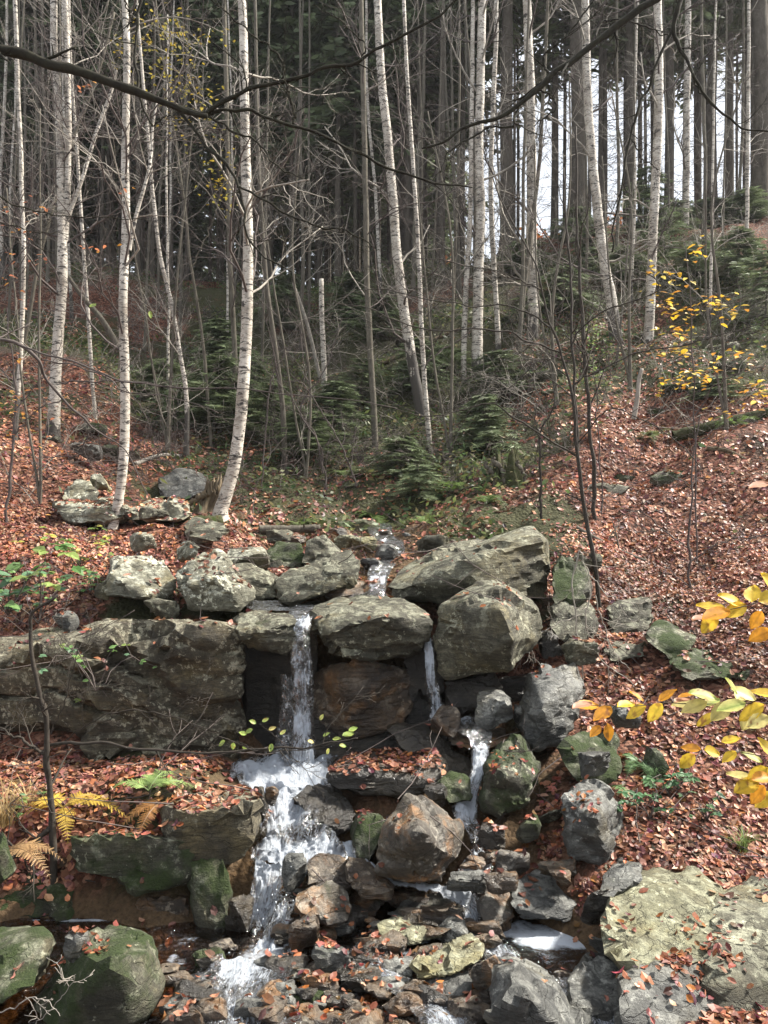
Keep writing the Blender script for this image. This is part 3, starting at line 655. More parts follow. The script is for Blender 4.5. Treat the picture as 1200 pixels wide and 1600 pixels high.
# -- left lower ledge
rock('mossy shelf front of the lower left ledge','rock_moss',4.4,[(105,1322,.05),(295,1308,.03),(200,1312,0),(130,1305,.5),(280,1300,.45),(300,1330,.1),(298,1380,0),(200,1398,0),(120,1372,0)],thick=.7,litter=.4,sthk=.06)
rock('grey corner block of the lower left ledge with leafy top','rock_ledge',4.5,[(272,1266,.03),(340,1262,-.03),(400,1258,.03),(285,1236,.7),(385,1228,.7),(405,1300,.05),(380,1345,0),(310,1355,0),(276,1320,0)],thick=.6,litter=.5,sub=6,sthk=.06)
rock('mossy block beneath the grey corner block','rock_moss',4.35,[(296,1355,.1),(352,1345,.1),(358,1400,.05),(335,1480,0),(305,1482,0),(298,1420,0)],thick=.4)
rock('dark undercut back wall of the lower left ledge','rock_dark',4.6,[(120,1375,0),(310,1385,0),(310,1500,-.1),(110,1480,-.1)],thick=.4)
rock('brown shadowed block in the lower left undercut','rock_brown',4.42,[(215,1410,.05),(295,1400,.05),(298,1480,0),(225,1478,0)],thick=.3)
rock('dark mossy bank rock at the far lower left','rock_moss',4.45,[(-40,1340,.2),(60,1320,.4),(110,1345,.3),(118,1400,.1),(110,1438,0),(-40,1440,0)],thick=.6,litter=.2)
rock('low leafy stone shelf on the lower left bank','rock_ledge',4.85,[(-60,1290,.2),(80,1275,.4),(280,1260,.4),(300,1300,0),(150,1335,-.1),(-60,1335,-.1)],thick=.6,litter=.95,p=30)
rock('big mossy boulder with lichen at the lower left of the pool','rock_moss',3.5,[(55,1570,.2),(125,1478,.3),(228,1452,.3),(175,1443,.45),(235,1460,.4),(250,1530,.25),(245,1580,.1),(200,1610,0),(80,1620,0),(180,1500,-.08)],thick=.5,sub=6,litter=.008)
rock('rounded grey boulder at the left frame edge by the pool','rock_moss',3.5,[(-60,1470,.3),(0,1448,.4),(60,1452,.4),(76,1480,.2),(50,1530,.05),(0,1560,0),(-60,1560,0)],thick=.5,litter=.02)
stone(100,1455,140,1497,3.68,'small purplish stone sitting on the big mossy boulder','rock_grey')
stone(-20,1290,18,1380,3.9,'mossy stone at the left frame edge','rock_moss')
# -- loose stones in the stream bed: many alike
R = np.random.default_rng(55)
zones = [(440, 770, 1390, 1610, 96), (260, 460, 1490, 1610, 26), (700, 880, 1290, 1400, 12), (560, 720, 1385, 1450, 8), (780, 960, 1480, 1560, 8), (640,860,1110,1160,8), (420,640,830,880,10)]
for (a, b, c, d, n) in zones:
    for k in range(n):
        px, py = R.uniform(a, b), R.uniform(c, d)
        zz = (-.02 if py > 1380 else .2 if py > 1250 else .5 if py > 1000 else 1.65); Y = min((CZ - zz) / (py - 800) * F, 9.0)
        w = R.uniform(10, 36) * (1 if py > 1250 else .6); h = w * R.uniform(.34, .6)
        lab = ('small loose wet stone ' + ('below the lower left cascade' if px < 460 else 'right of the lower cascade foot' if px < 560 and py < 1500 else 'at the bottom edge left of the olive slab' if px < 600 else 'around the low yellowish stone' if py < 1480 and px < 700 else 'under and before the olive tilted slab' if px < 775 else 'by the foam pool') if py > 1380 else 'small loose stone in the right hand trickle' if py > 1000 else 'small loose stone in the upper stream bed')
        stone(px - w, py - h, px + w, py + h, Y, lab, ['rock_brown', 'rock_grey', 'rock_rust', 'rock_brown', 'rock_dark', 'rock_brown'][R.integers(6)], sub=3, group=lab.replace('small loose', 'loose').replace('stone', 'stones'), litter=.12)
# half buried stones on the hillside
for k in range(36):
    px = R.choice([R.uniform(860, 1190), R.uniform(60, 420), R.uniform(420, 880)]); Y = R.uniform(10, 20)
    g = on_ground(px, Y); w = R.uniform(.12, .4); u = PXY(g); h = w * R.uniform(.4, .6)
    stone(u[0] - w / Y * F, u[1] - h / Y * F, u[0] + w / Y * F, u[1] + h * .7 / Y * F, Y, 'half buried mossy stone on the leafy ' + ('left slope' if px < 420 else 'central slope' if px < 860 else 'right slope'), ['rock_moss', 'rock', 'rock_moss'][R.integers(3)], sub=3, group='half buried stones on the ' + ('left slope' if px < 420 else 'central slope' if px < 860 else 'right slope'), litter=.2)
# ------------------------------------------------------------------ water
def ribbon(name, rows, mat, nx=24, ny=90, amp=.02, bulge=.0, kind='structure', seed=0, fs=3.0):
    """rows: (left px, right px, py, distance, air share) down the current"""
    r = spline(np.array(rows, float), ny)
    u = np.linspace(0, 1, nx)
    V = np.zeros((ny, nx, 3)); fo = np.zeros((ny, nx)); UV = np.zeros((ny, nx, 2))
    d = 0; prev = None
    for i in range(ny):
        l, rr, py, Y, f = r[i]
        A, B = P(l, py, Y), P(rr, py, Y)
        V[i] = A + (B - A) * u[:, None]; mid = (A + B) / 2
        if prev is not None: d += np.linalg.norm(mid - prev)
        prev = mid; fo[i] = f; UV[i, :, 0] = u * np.linalg.norm(B - A) * 3; UV[i, :, 1] = d * 3
        V[i, :, 1] -= bulge * np.sin(u * math.pi)
    Q = V.reshape(-1, 3)
    n1 = fbm(Q * fs * np.array((3.0, 2.0, 1.0)), 4, seed, .6); n2 = fbm(Q * fs * np.array((3, 2.0, 1)) + 50, 4, seed + 4, .6)
    Q = Q + np.stack([.3 * n2 * amp, -np.abs(n1) * amp, (n2 + n1 * .5) * amp * .9], 1)
    fo = fo.ravel() + .25 * vnoise(Q * 7, seed + 9)
    # thin out at the two sides
    e = np.minimum(np.tile(u, ny), 1 - np.tile(u, ny)); fo = fo - .6 * sm(.16, 0, e)
    i = np.arange(ny - 1)[:, None] * nx; j = np.arange(nx - 1)[None]
    Fq = np.stack([i + j, i + j + 1, i + nx + j + 1, i + nx + j], -1).reshape(-1, 4)
    o = obj(name, mesh_np(name, Q, Fq, uv=UV.reshape(-1, 2), attrs={'foam': fo}), M[mat]); tag(o, kind=kind); return o
ribbon('upper_stream', [(572,612,818,11.0,.35),(578,615,836,9.6,.4),(592,632,852,9.0,.4),(596,628,872,8.2,.4),(576,612,890,7.5,.5),(574,604,910,7.0,.6),(568,602,926,6.7,.4),(470,600,944,6.45,.1),(452,492,955,6.15,.2),(455,489,964,5.98,.5),(457,488,967,5.9,.7)], 'pool', 20, 120, .012)
ribbon('side_pool', [(375,450,938,6.7,.25),(380,470,946,6.5,.2),(400,480,954,6.3,.2)], 'pool', 14, 20, .006)
ribbon('main_waterfall', [(457,489,966,5.92,.3),(457,487,972,5.84,.45),(456,486,990,5.78,.5),(456,488,1040,5.72,.53),(457,491,1100,5.68,.56),(456,493,1150,5.65,.68),(452,497,1198,5.62,.95)], 'fall', 30, 160, .03, .05, fs=4)
ribbon('main_waterfall_mist', [(440,462,1050,5.85,.12),(436,462,1120,5.8,.2),(425,470,1190,5.75,.3)], 'fall', 16, 50, .03, .02, seed=3, fs=5)
ribbon('thin_waterfall', [(661,673,996,6.05,.6),(662,677,1020,5.96,.62),(664,684,1060,5.9,.5),(668,691,1095,5.87,.5),(670,698,1122,5.84,.8)], 'fall', 16, 70, .03, .02, seed=8, fs=5)
# froth thrown up by the falls, splash pool, then two steps down
ribbon('splash_pool', [(395,560,1178,5.95,.55),(380,520,1190,5.75,.85),(360,522,1204,5.55,.95),(368,520,1218,5.42,.95),(380,505,1232,5.3,.9),(405,490,1242,5.22,.85)], 'froth', 44, 60, .05, 0, seed=12, fs=2.5)
ribbon('cascade_step', [(400,500,1236,5.2,.9),(410,480,1252,5.08,.82),(410,494,1275,4.97,.7),(405,506,1300,4.88,.72),(396,530,1318,4.82,.95),(392,556,1336,4.72,.95),(394,530,1350,4.68,.8)], 'froth', 44, 80, .05, .04, seed=14, fs=3)
ribbon('lower_cascade', [(392,470,1340,4.72,.9),(396,450,1356,4.66,.75),(394,452,1385,4.55,.6),(388,456,1420,4.44,.56),(380,462,1450,4.33,.62),(366,462,1480,4.22,.72),(340,465,1500,4.1,.7),(300,480,1525,3.97,.5),(280,480,1560,3.75,.2)], 'froth', 44, 120, .055, .04, seed=17, fs=3)
ribbon('cross_stream', [(530,556,1318,4.82,.8),(545,584,1345,4.64,.85),(575,644,1370,4.57,.9),(620,705,1380,4.49,.95),(670,740,1392,4.45,.85),(716,752,1415,4.42,.6),(728,752,1440,4.34,.75),(730,762,1462,4.25,.8),(745,800,1485,4.14,.6),(770,850,1510,4.0,.25)], 'froth', 30, 130, .025, 0, seed=21)
ribbon('right_trickle', [(685,735,1122,5.82,.6),(700,765,1140,5.65,.3),(735,764,1160,5.45,.5),(737,762,1175,5.38,.7),(735,760,1205,5.25,.66),(722,748,1238,5.12,.75),(706,746,1262,5.0,.85),(708,748,1278,4.92,.6),(730,756,1300,4.85,.4),(740,756,1325,4.8,.6),(722,770,1350,4.72,.85),(715,760,1368,4.66,.7),(705,745,1392,4.55,.5)], 'froth', 26, 160, .03, .02, seed=25, fs=3)
ribbon('foot_rapids', [(330,470,1498,4.0,.7),(325,455,1520,3.87,.55),(310,450,1545,3.745,.45),(300,470,1585,3.555,.4),(290,480,1640,3.32,.3)], 'froth', 40, 70, .03, 0, seed=33)
ribbon('outflow_rapids', [(750,800,1484,4.08,.6),(775,830,1505,3.96,.5),(820,890,1535,3.8,.45),(890,970,1585,3.555,.6),(930,1020,1640,3.32,.5)], 'froth', 30, 70, .03, 0, seed=36)
ribbon('bed_trickle', [(560,640,1470,4.17,.35),(540,600,1500,3.99,.4),(600,660,1545,3.745,.35),(650,740,1590,3.53,.5),(660,760,1640,3.32,.4)], 'froth', 26, 70, .02, 0, seed=39)
# lower pool: one sheet with drifting foam
xs = np.linspace(-2.9, 2.2, 240); yy = np.linspace(2.2, 4.95, 150); X, Y2 = np.meshgrid(xs, yy); X = X.ravel(); Y2 = Y2.ravel()
q = np.stack([X, Y2, 0 * X], 1)
Zw = -.055 + .006 * fbm(q * 5, 3, 2) + .0 * X
pxs = 600 + X / Y2 * F; pys = 800 + (CZ - Zw) / Y2 * F
def patch(cx, cy, rx, ry, s=1.0):
    return s * sm(1.55, .45, np.sqrt(((pxs - cx) / rx) ** 2 + ((pys - cy) / ry) ** 2) + .28 * fbm(q * 4.5, 4, 31))
fo = .2 + .32 * fbm(q * np.array((2.2, 5, 1)), 3, 71)
for c in ((862,1464,92,24,.86),(815,1458,50,16,.8),(912,1468,50,20,.84),(275,1500,26,12,.55),(350,1500,50,22,.5),(420,1492,50,22,.65),(120,1438,85,4,.7),(700,1592,60,7,.7),(735,1575,26,9,.6),(230,1582,30,8,.55),(210,1592,60,4,.5),(370,1560,26,5,.6),(330,1535,40,16,.6),(640,1470,40,10,.55),(500,1590,30,8,.5),(960,1590,50,20,.8),(470,1480,20,10,.5)):
    fo = np.maximum(fo, patch(*c))
i = np.arange(len(yy) - 1)[:, None] * len(xs); j = np.arange(len(xs) - 1)[None]
Fq = np.stack([i + j, i + j + 1, i + len(xs) + j + 1, i + len(xs) + j], -1).reshape(-1, 4)
o = obj('lower_pool', mesh_np('lower_pool', np.stack([X, Y2, Zw], 1), Fq, uv=np.stack([X, Y2], 1) * .5, attrs={'foam': fo}), M['pool']); tag(o, kind='structure')
# flying drops at the foot of the falls: uncountable
mb = MB(); R = np.random.default_rng(4); D0, T0 = ico(1)
for (cx, cy, Yd, sx, sy, n) in ((474,1185,5.6,30,30,150),(470,1210,5.45,50,14,120),(440,1270,5.0,36,30,90),(425,1440,4.35,40,50,160),(410,1490,4.1,60,14,90),(690,1110,5.82,16,14,40),(745,1345,4.7,20,14,50),(745,1190,5.3,12,26,40)):
    for k in range(n // 4):
        c = P(R.normal(cx, sx * .6), R.normal(cy, sy * .6) , Yd + R.normal() * .08); mb.add(D0 * R.uniform(.0015, .0045) * np.array((1, 1, R.uniform(1, 2.2))) + c, None, T0)
o = mb.build('water_drops', None); o.data.materials.append(M['drop']) if 'drop' in M else None; tag(o, 'white drops of water thrown up by the falls', 'water', kind='stuff')
# ------------------------------------------------------------------ fallen leaves, dropped onto ground and rocks
allV = [GV]; tri = [np.concatenate([GF[:, :3], GF[:, [0, 2, 3]]])]; lit_of = [np.full(len(tri[0]), -1.0)]
off = len(GV)
for V, T, lt in ROCKS:
    allV.append(V); tri.append(T + off); lit_of.append(np.full(len(T), lt)); off += len(V)
BT = np.concatenate(tri); LIT = np.concatenate(lit_of)
bvh = BVHTree.FromPolygons(np.concatenate(allV).tolist(), BT.tolist())
LEAFCOL = np.array([(.27,.10,.062),(.33,.145,.095),(.20,.07,.046),(.40,.205,.135),(.15,.06,.042),(.46,.27,.17),(.33,.13,.06),(.10,.045,.035),(.27,.12,.085)])
def scatter_leaves(name, n, region, size, colors, label, dens=None, lift=.004, seed=1, keep_rock=None):
    """region(R, n) -> x, y; leaves fall from above and lie on what they hit"""
    R = np.random.default_rng(seed)
    x, y = region(R, n)
    l, g, w = cover(x, y)
    pr = np.clip(.25 + 1.0 * l - .75 * g, .03, 1) * (1 - .8 * w)
    u = R.random(n)
    C, Nn = [], []
    for k in range(n):
        h, nn, fi, d = bvh.ray_cast((x[k], y[k], 30), (0, 0, -1))
        if h is None: continue
        lt = LIT[fi]
        if lt < 0:
            if u[k] > pr[k]: continue
        elif u[k] > lt or nn.z < .72: continue
        if h.z < -.02 and u[k] > .12: continue
        C.append(h[:]); Nn.append(nn[:])
    C = np.array(C); Nn = np.array(Nn); m = len(C)
    Nn = Nn * np.sign(Nn[:, 2:3] + 1e-9) + R.normal(size=(m, 3)) * .33; Nn[:, 2] = np.abs(Nn[:, 2]) + .05
    Nn /= np.linalg.norm(Nn, axis=1)[:, None]
    d = R.normal(size=(m, 3)); d -= Nn * (d * Nn).sum(1)[:, None]; d /= np.linalg.norm(d, axis=1)[:, None]
    s = np.cross(d, Nn)
    L = (size * R.uniform(.5, 1.4, m))[:, None]; W = L * R.uniform(.5, .72, m)[:, None]
    up = (R.uniform(-.25, .38, m))[:, None] * L; cu = (R.uniform(-.1, .3, m))[:, None] * L
    c = C + Nn * (lift + R.uniform(0, .014, m)[:, None])
    V = np.stack([c - d * L * .5 + Nn * cu * .4, c - d * L * .15 + s * W * .5 + Nn * up * .5, c + d * L * .25 + s * W * .42 + Nn * up * .5,
                  c + d * L * .5 + Nn * cu, c + d * L * .25 - s * W * .42 + Nn * up * .5, c - d * L * .15 - s * W * .5 + Nn * up * .5, c], 1)
    V = V.reshape(-1, 3)
    b = np.arange(m)[:, None] * 7
    T = (b[:, None] + np.array([(0, 6, 1), (6, 2, 1), (6, 3, 2), (6, 4, 3), (6, 5, 4), (6, 0, 5)])[None]).reshape(-1, 3)
    col = colors[R.integers(0, len(colors), m)] * R.uniform(.4, 1.1, (m, 1)) + R.normal(size=(m, 3)) * .008
    col = col * (1.08 + .6 * fbm(C * .9, 3, 17))[:, None] * np.where(R.random(m) < .08, 1.45, 1)[:, None]; gy = col.mean(1)[:, None]; col = col * 1.06 - gy * .06
    o = obj(name, mesh_np(name, V, T, attrs={'tint': np.repeat(np.clip(col, .01, .9), 7, 0)}, smooth=False), M['litter'])
    return tag(o, label, 'fallen leaves', kind='stuff')
def fan(y0, y1, m=.62):
    def f(R, n):
        y = np.sqrt(R.uniform(y0 * y0, y1 * y1, n)); return R.uniform(-1, 1, n) * (m * y + .9), y
    return f
scatter_leaves('leaf_litter', 90000, fan(3.0, 9.5, .58), .052, LEAFCOL, 'reddish brown beech leaves carpeting the banks by the stream', seed=1)
scatter_leaves('leaf_litter', 58000, fan(9.5, 19, .58), .075, LEAFCOL, 'fallen beech leaves covering the hillside above the falls', seed=2)
scatter_leaves('leaf_litter', 32000, fan(3.0, 11, .58), .026, LEAFCOL * np.array((.62, .6, .62)), 'small dark broken leaf scraps between the larger leaves', seed=3)
# drifts held in hollows of the stream bed and on the big rocks
def blob(lst):
    def f(R, n):
        k = R.integers(0, len(lst), n); a = np.array([(*P(px, py, Y)[:2], r) for px, py, Y, r in lst])
        return a[k, 0] + R.normal(size=n) * a[k, 2], a[k, 1] + R.normal(size=n) * a[k, 2]
    return f

DRIFT = np.array([(.22,.07,.036),(.29,.11,.055),(.16,.05,.032),(.36,.17,.1),(.24,.085,.04),(.14,.05,.035)])
LIT = np.where(LIT >= 0, np.maximum(LIT, .16), LIT); _cov = cover
def cover(x, y): return np.ones(len(x)), np.zeros(len(x)), np.zeros(len(x))
scatter_leaves('leaf_drift', 5200, blob([(520,1470,4.1,.1),(560,1455,4.15,.1),(600,1500,3.95,.1),(640,1490,3.95,.08),(500,1500,4.0,.08),(800,1290,4.9,.1),(840,1310,4.8,.12),(775,1275,4.95,.06),(850,1280,5.0,.1),(900,1345,4.6,.08),(930,1360,4.5,.1),(620,1405,4.4,.08),(830,1110,5.75,.1),(790,1080,5.9,.08),(1085,1500,3.5,.1),(1100,1440,3.8,.08),(1120,1480,3.6,.07),(1060,1480,3.6,.05),(110,1475,3.7,.06),(150,1480,3.65,.05),(290,1580,3.5,.08),(560,1560,3.6,.1),(470,1560,3.65,.08),(610,1185,5.35,.12),(560,1300,4.9,.05),(1150,1350,4.4,.15),(960,1480,3.9,.08)]), .037, DRIFT, 'drifts of wet red brown leaves caught between stones in the stream', seed=8)
cover = _cov
# ------------------------------------------------------------------ trees
def grow(mb, p, d, L, r, lev, R, up=.12, wander=.22, nch=5, ang=.75, k=4, seg=6, shr=.5, flat=0.0, tips=None, rmin=.0016):
    """a bare branch with side twigs, tapering, written into mb as tubes"""
    p = np.array(p, float); d = np.array(d, float); d /= np.linalg.norm(d); pts = [p.copy()]; dirs = [d.copy()]
    for i in range(seg):
        d = d + R.normal(size=3) * wander * np.array((1, 1, 1 - flat)) + np.array((0, 0, up)); d /= np.linalg.norm(d)
        p = p + d * L / seg; pts.append(p.copy()); dirs.append(d.copy())
    rr = np.maximum(np.linspace(r, r * .35, seg + 1), rmin)
    mb.tube(pts, rr, max(3, k))
    if tips is not None and lev <= 1: tips.extend([(pts[i], dirs[i]) for i in range(2, seg + 1)])
    if lev <= 0: return
    for c in range(nch):
        t = R.uniform(.2, .98); f = t * seg; i = min(int(f), seg - 1); q = pts[i] + (pts[i + 1] - pts[i]) * (f - i)
        s = R.normal(size=3) * np.array((1, 1, 1 - flat)); s -= dirs[i] * s.dot(dirs[i]); s /= np.linalg.norm(s) + 1e-9
        nd = dirs[i] * math.cos(ang) + s * math.sin(ang)
        grow(mb, q, nd, L * shr * R.uniform(.6, 1.15) * (1.15 - .5 * t), max(rr[i] * .6, rmin), lev - 1, R, up, wander, max(2, nch - 1), ang, max(3, k - 1), max(3, seg - 1), shr, flat, tips, rmin)
def trunk_obj(path, D, wid, mat, parent, base, n=60, k=12, foot=.25, wob=.06, seed=0, name='trunk'):
    """path: photo points from foot to top at distance D (or per point); wid: photo widths"""
    pp = np.array([P(q[0], q[1], q[2] if len(q) > 2 else D) for q in path]); c = spline(pp, n)
    w = np.interp(np.linspace(0, 1, n), np.linspace(0, 1, len(wid)), np.array(wid)) * .68 / 2 / F * D
    w = w * (1 + .45 * np.exp(-np.arange(n) / n * 22))
    c = c + np.stack([fbm(np.stack([c[:, 2] * 1.1, np.full(n, seed * 3.1), np.zeros(n)], 1), 3, seed), fbm(np.stack([c[:, 2] * 1.1, np.full(n, seed * 5.7), np.ones(n)], 1), 3, seed + 1), np.zeros(n)], 1) * .012 * np.clip(np.arange(n) / 6, 0, 1)[:, None]
    mb = MB(); mb.tube(c - base, w, k, wob=wob, seed=seed)
    hs = np.repeat(np.clip(1 - np.arange(n) / n / foot, 0, 1), k); mb.C = [np.stack([hs, hs, hs], 1)]
    o = obj(name, mb.mesh(name, color=True), M[mat], parent); return o, c, w
def birch(label, path, wid, D, mat='birch', nb=9, seed=0, name='birch_tree', cat='tree', group=None, foot=.2, bl=1.9, t0=.22, stems=(), lev=2):
    R = np.random.default_rng(900 + seed)
    b = P(*path[0][:2], D); g = gz(b[0], b[1])[0]
    path = [(PXY((b[0], b[1], g - .12))[0], PXY((b[0], b[1], g - .12))[1])] + list(path) if b[2] > g else list(path)
    base = np.array((b[0], b[1], min(b[2], g)))
    t = thing(name, label, cat, base, group)
    tr, c, w = trunk_obj(path, D, wid, mat, t, base, seed=seed, foot=foot)
    allc = [(c, w)]
    for sp, sw in stems:
        o2, c2, w2 = trunk_obj(sp, D, sw, mat, t, base, seed=seed + 50, foot=.001, name='limb'); allc.append((c2, w2))
    for c, w in allc:
        n = len(c)
        for i in range(int(nb * 1.5)):
            j = int(R.uniform(t0, .97) * n); mb = MB(); a = R.uniform(0, 2 * math.pi)
            d = np.array((math.cos(a), math.sin(a), R.uniform(.2, 1.1)))
            L = bl * R.uniform(.6, 1.3)
            grow(mb, c[j] - base, d, L, max(w[j] * .28, .006), lev, R, up=.05, wander=.2, nch=6, k=4, ang=.7)
            obj('branch', mb.mesh('branch'), M['twig'] if R.random() < .6 else M['pale_twig'], t)
    return t
birch('leaning white birch with a curved foot rooted by the stump', [(345,800),(352,775),(366,720),(377,640),(383,560),(386,470),(387,380),(385,280),(381,160),(378,20),(374,-160),(370,-500)], [38,30,28,27,24,23,18,12], 10, seed=1, foot=.06, nb=9, t0=.5)
birch('straight white birch on the left bank among red leaves', [(176,825),(188,765),(195,690),(194,560),(194,430),(196,300),(197,150),(196,20),(195,-150),(193,-450)], [24,22,22,20,17,14,9], 9, seed=2, foot=.05, nb=9, t0=.4, stems=[([(201,392),(212,340),(228,285),(237,240),(240,200),(246,160)],[9,8,6,4])])
birch('twin stemmed birch at far left with a slanting pale limb', [(83,700),(86,600),(92,500),(97,420),(98,320),(92,180),(84,60),(82,-100),(80,-350)], [26,24,22,17,15,10], 12, seed=3, foot=.1, nb=7, stems=[([(95,430),(104,330),(106,200),(104,60),(102,-150)],[16,14,13,10]),([(104,345),(128,280),(150,205),(172,145),(182,110)],[9,8,8,5])])
birch('thin pale birch near the left frame edge', [(22,705),(32,560),(36,420),(34,300),(28,150),(24,0),(20,-200)], [11,10,9,8,6], 11, seed=4, nb=6, bl=1.3)
birch('slender grey birch leaning left above the gully', [(291,620),(283,560),(268,480),(250,400),(240,310),(232,220),(222,120),(210,-50)], [11,10,9,8,6], 13, seed=5, nb=6, bl=1.3)
birch('grey young birch just left of the leaning white birch', [(368,600),(364,500),(359,400),(357,300),(354,160),(350,0),(348,-150)], [13,12,11,9], 15, 'grey_bark', seed=6, nb=6)
birch('birch in the centre with a black lower trunk', [(668,700),(650,600),(636,520),(624,430),(615,320),(604,200),(594,80),(588,-60),(584,-250)], [24,24,22,20,18,15], 15, seed=7, foot=.42, nb=8)
birch('thin white birch beside the black footed one', [(674,735),(668,650),(662,560),(657,460),(654,400),(648,300),(640,180),(632,20),(626,-150)], [12,11,10,9,7], 14, seed=8, nb=6, foot=.1, bl=1.2)
birch('white birch right of centre with dark bands and black foot', [(743,640),(746,540),(748,440),(750,330),(748,220),(752,80),(754,-80),(755,-300)], [26,24,21,19,15], 17, seed=9, foot=.22, nb=8)
birch('slim birch left beside the banded birch', [(727,640),(724,560),(728,460),(733,360),(736,250),(738,120),(738,-60)], [13,12,11,9], 17, seed=10, nb=6)
birch('slim birch right beside the banded birch', [(778,520),(773,440),(769,350),(768,250),(772,140),(776,0),(778,-150)], [13,12,11,9], 18, seed=11, nb=6)
birch('sturdy birch behind the dark sapling', [(832,590),(833,500),(831,400),(830,280),(828,150),(824,20),(820,-200)], [25,24,22,18], 18, seed=12, foot=.35, nb=8)
birch('white birch leaning left at right with a black foot', [(965,560),(956,470),(946,420),(936,350),(926,260),(919,150),(915,40),(912,-120),(910,-300)], [28,24,22,20,18,15], 17, seed=13, foot=.22, nb=8)
birch('blotchy birch above the yellow leaved sapling', [(1014,520),(1018,430),(1022,340),(1026,230),(1029,120),(1028,0),(1026,-200)], [24,21,20,17], 17, seed=14, foot=.22, nb=7)
birch('grey barked tree rising from ferns in the centre', [(588,735),(584,640),(578,540),(573,420),(571,300),(568,150),(564,0),(560,-200)], [14,14,13,12,9], 14, 'grey_bark', seed=15, nb=7)
birch('far pale birch among dark spruces at upper right', [(1070,395),(1072,300),(1073,180),(1075,50),(1076,-150)], [17,16,15,12], 23, seed=16, nb=5)
birch('thin grey birch sloping up behind the sturdy birch', [(806,600),(812,520),(822,430),(830,360),(842,260),(850,120),(856,-20)], [10,10,9,7], 17.5, 'grey_bark', seed=17, nb=6)
birch('pale pole birch at the right frame edge', [(1165,400),(1167,320),(1168,220),(1170,80),(1170,-100)], [9,9,8,6], 21, seed=18, nb=4)
birch('slim dark tree just right of the leaning white birch', [(449,770),(444,690),(438,600),(425,500),(412,400),(404,260),(400,100),(396,-100)], [13,12,11,9,7], 13, 'dark_bark', seed=19, nb=6)
birch('pale slim birch left of the straight white birch', [(148,640),(140,520),(132,400),(122,260),(112,120),(108,-60)], [9,9,8,7,5], 14, seed=20, nb=5)
birch('thin slanting birch crossing behind the twin stem', [(12,640),(40,520),(62,400),(110,230),(150,120),(178,20)], [9,8,8,6], 13, 'grey_bark', seed=21, nb=5)
def zone(px):
    for lim, w in ((150, 'above the twin stemmed birch'), (300, 'behind the straight white birch'), (450, 'behind the leaning white birch'), (600, 'left of the black footed birch'), (720, 'behind the black footed birch'), (850, 'behind the banded birch'), (1000, 'around the leaning right birch')):
        if px < lim: return w
    return 'right of the blotchy birch'
# bare poles between them: many alike
R = np.random.default_rng(31)
for k in range(46):
    px = R.uniform(-40, 1230); Y = R.uniform(16, 25)
    g = on_ground(px, Y); u = PXY(g); lean = R.normal() * 14; w = R.uniform(5, 9.5)
    birch('thin bare grey pole tree on the hillside ' + zone(px), [(u[0], u[1]), (u[0] + lean * .3 + R.normal() * 3, u[1] - 150), (u[0] + lean * .7 + R.normal() * 4, u[1] - 330), (u[0] + lean + R.normal() * 5, u[1] - 620)], [w, w * .9, w * .75, w * .5], Y,
          ['grey_bark', 'grey_bark', 'dark_bark', 'birch'][R.integers(4)], nb=4, seed=200 + k, name='pole_tree', group='thin bare pole trees ' + zone(px), bl=1.5, lev=1 if k > 24 else 2, t0=.2)
for i, (px, Y, h, lab) in enumerate([(62, 9.5, 620, 'bare shrub with fine upright twigs at the left behind the brambles'), (262, 13, 520, 'bare shrub of fine twigs above the dark gully'), (478, 12.6, 520, 'bare twiggy shrub between leaning birch and grey barked tree'), (705, 13, 560, 'bare twiggy shrub in front of the banded birch'), (870, 14, 520, 'bare twiggy shrub behind the dark sapling'), (1135, 12, 560, 'bare twiggy shrub at right among yellow leaves'), (985, 15, 460, 'bare twiggy shrub below the leaning right birch')]):
    g = on_ground(px, Y); u = PXY(g)
    birch(lab, [(u[0], u[1]), (u[0] + 8 * math.sin(i), u[1] - h * .3), (u[0] + 24 * math.sin(i * 2.1), u[1] - h * .65), (u[0] + 40 * math.sin(i * 1.7), u[1] - h)], [9, 7, 5, 3], Y, 'grey_bark', nb=6, seed=400 + i, name='bare_shrub', cat='shrub', bl=1.5, t0=.06,
          stems=[([(u[0], u[1] - 8), (u[0] - 30, u[1] - h * .35), (u[0] - 50 - 20 * math.sin(i), u[1] - h * .8)], [6, 5, 3])])
def stick(label, pts, D, w, mat, name='dead_pole', cat='dead wood'):
    c = spline([P(q[0], q[1], D) for q in pts], 16); c0 = c[0]; mb = MB(); mb.tube(c, np.linspace(w[0], w[1], 16) / 2 / F * D, 7, wob=.1); o = mb.build(name, M[mat], None, c0); tag(o, label, cat); return o
stick('snapped white birch stem standing on the central slope', [(507,612),(506,560),(503,500),(502,436)], 16.4, (9, 8), 'birch')
stick('pale dead pole leaning left beside the snapped stem', [(500,590),(484,520),(470,475),(458,442)], 16.8, (6, 4), 'pale_twig')
stick('curved bleached white stick on the right slope', [(990,655),(996,620),(998,595),(1003,576)], 12, (8, 6), 'pale_twig')
stick('dark fallen branch leaning behind the straight birch', [(186,545),(160,500),(130,465),(105,430)], 12.5, (10, 6), 'dark_bark')
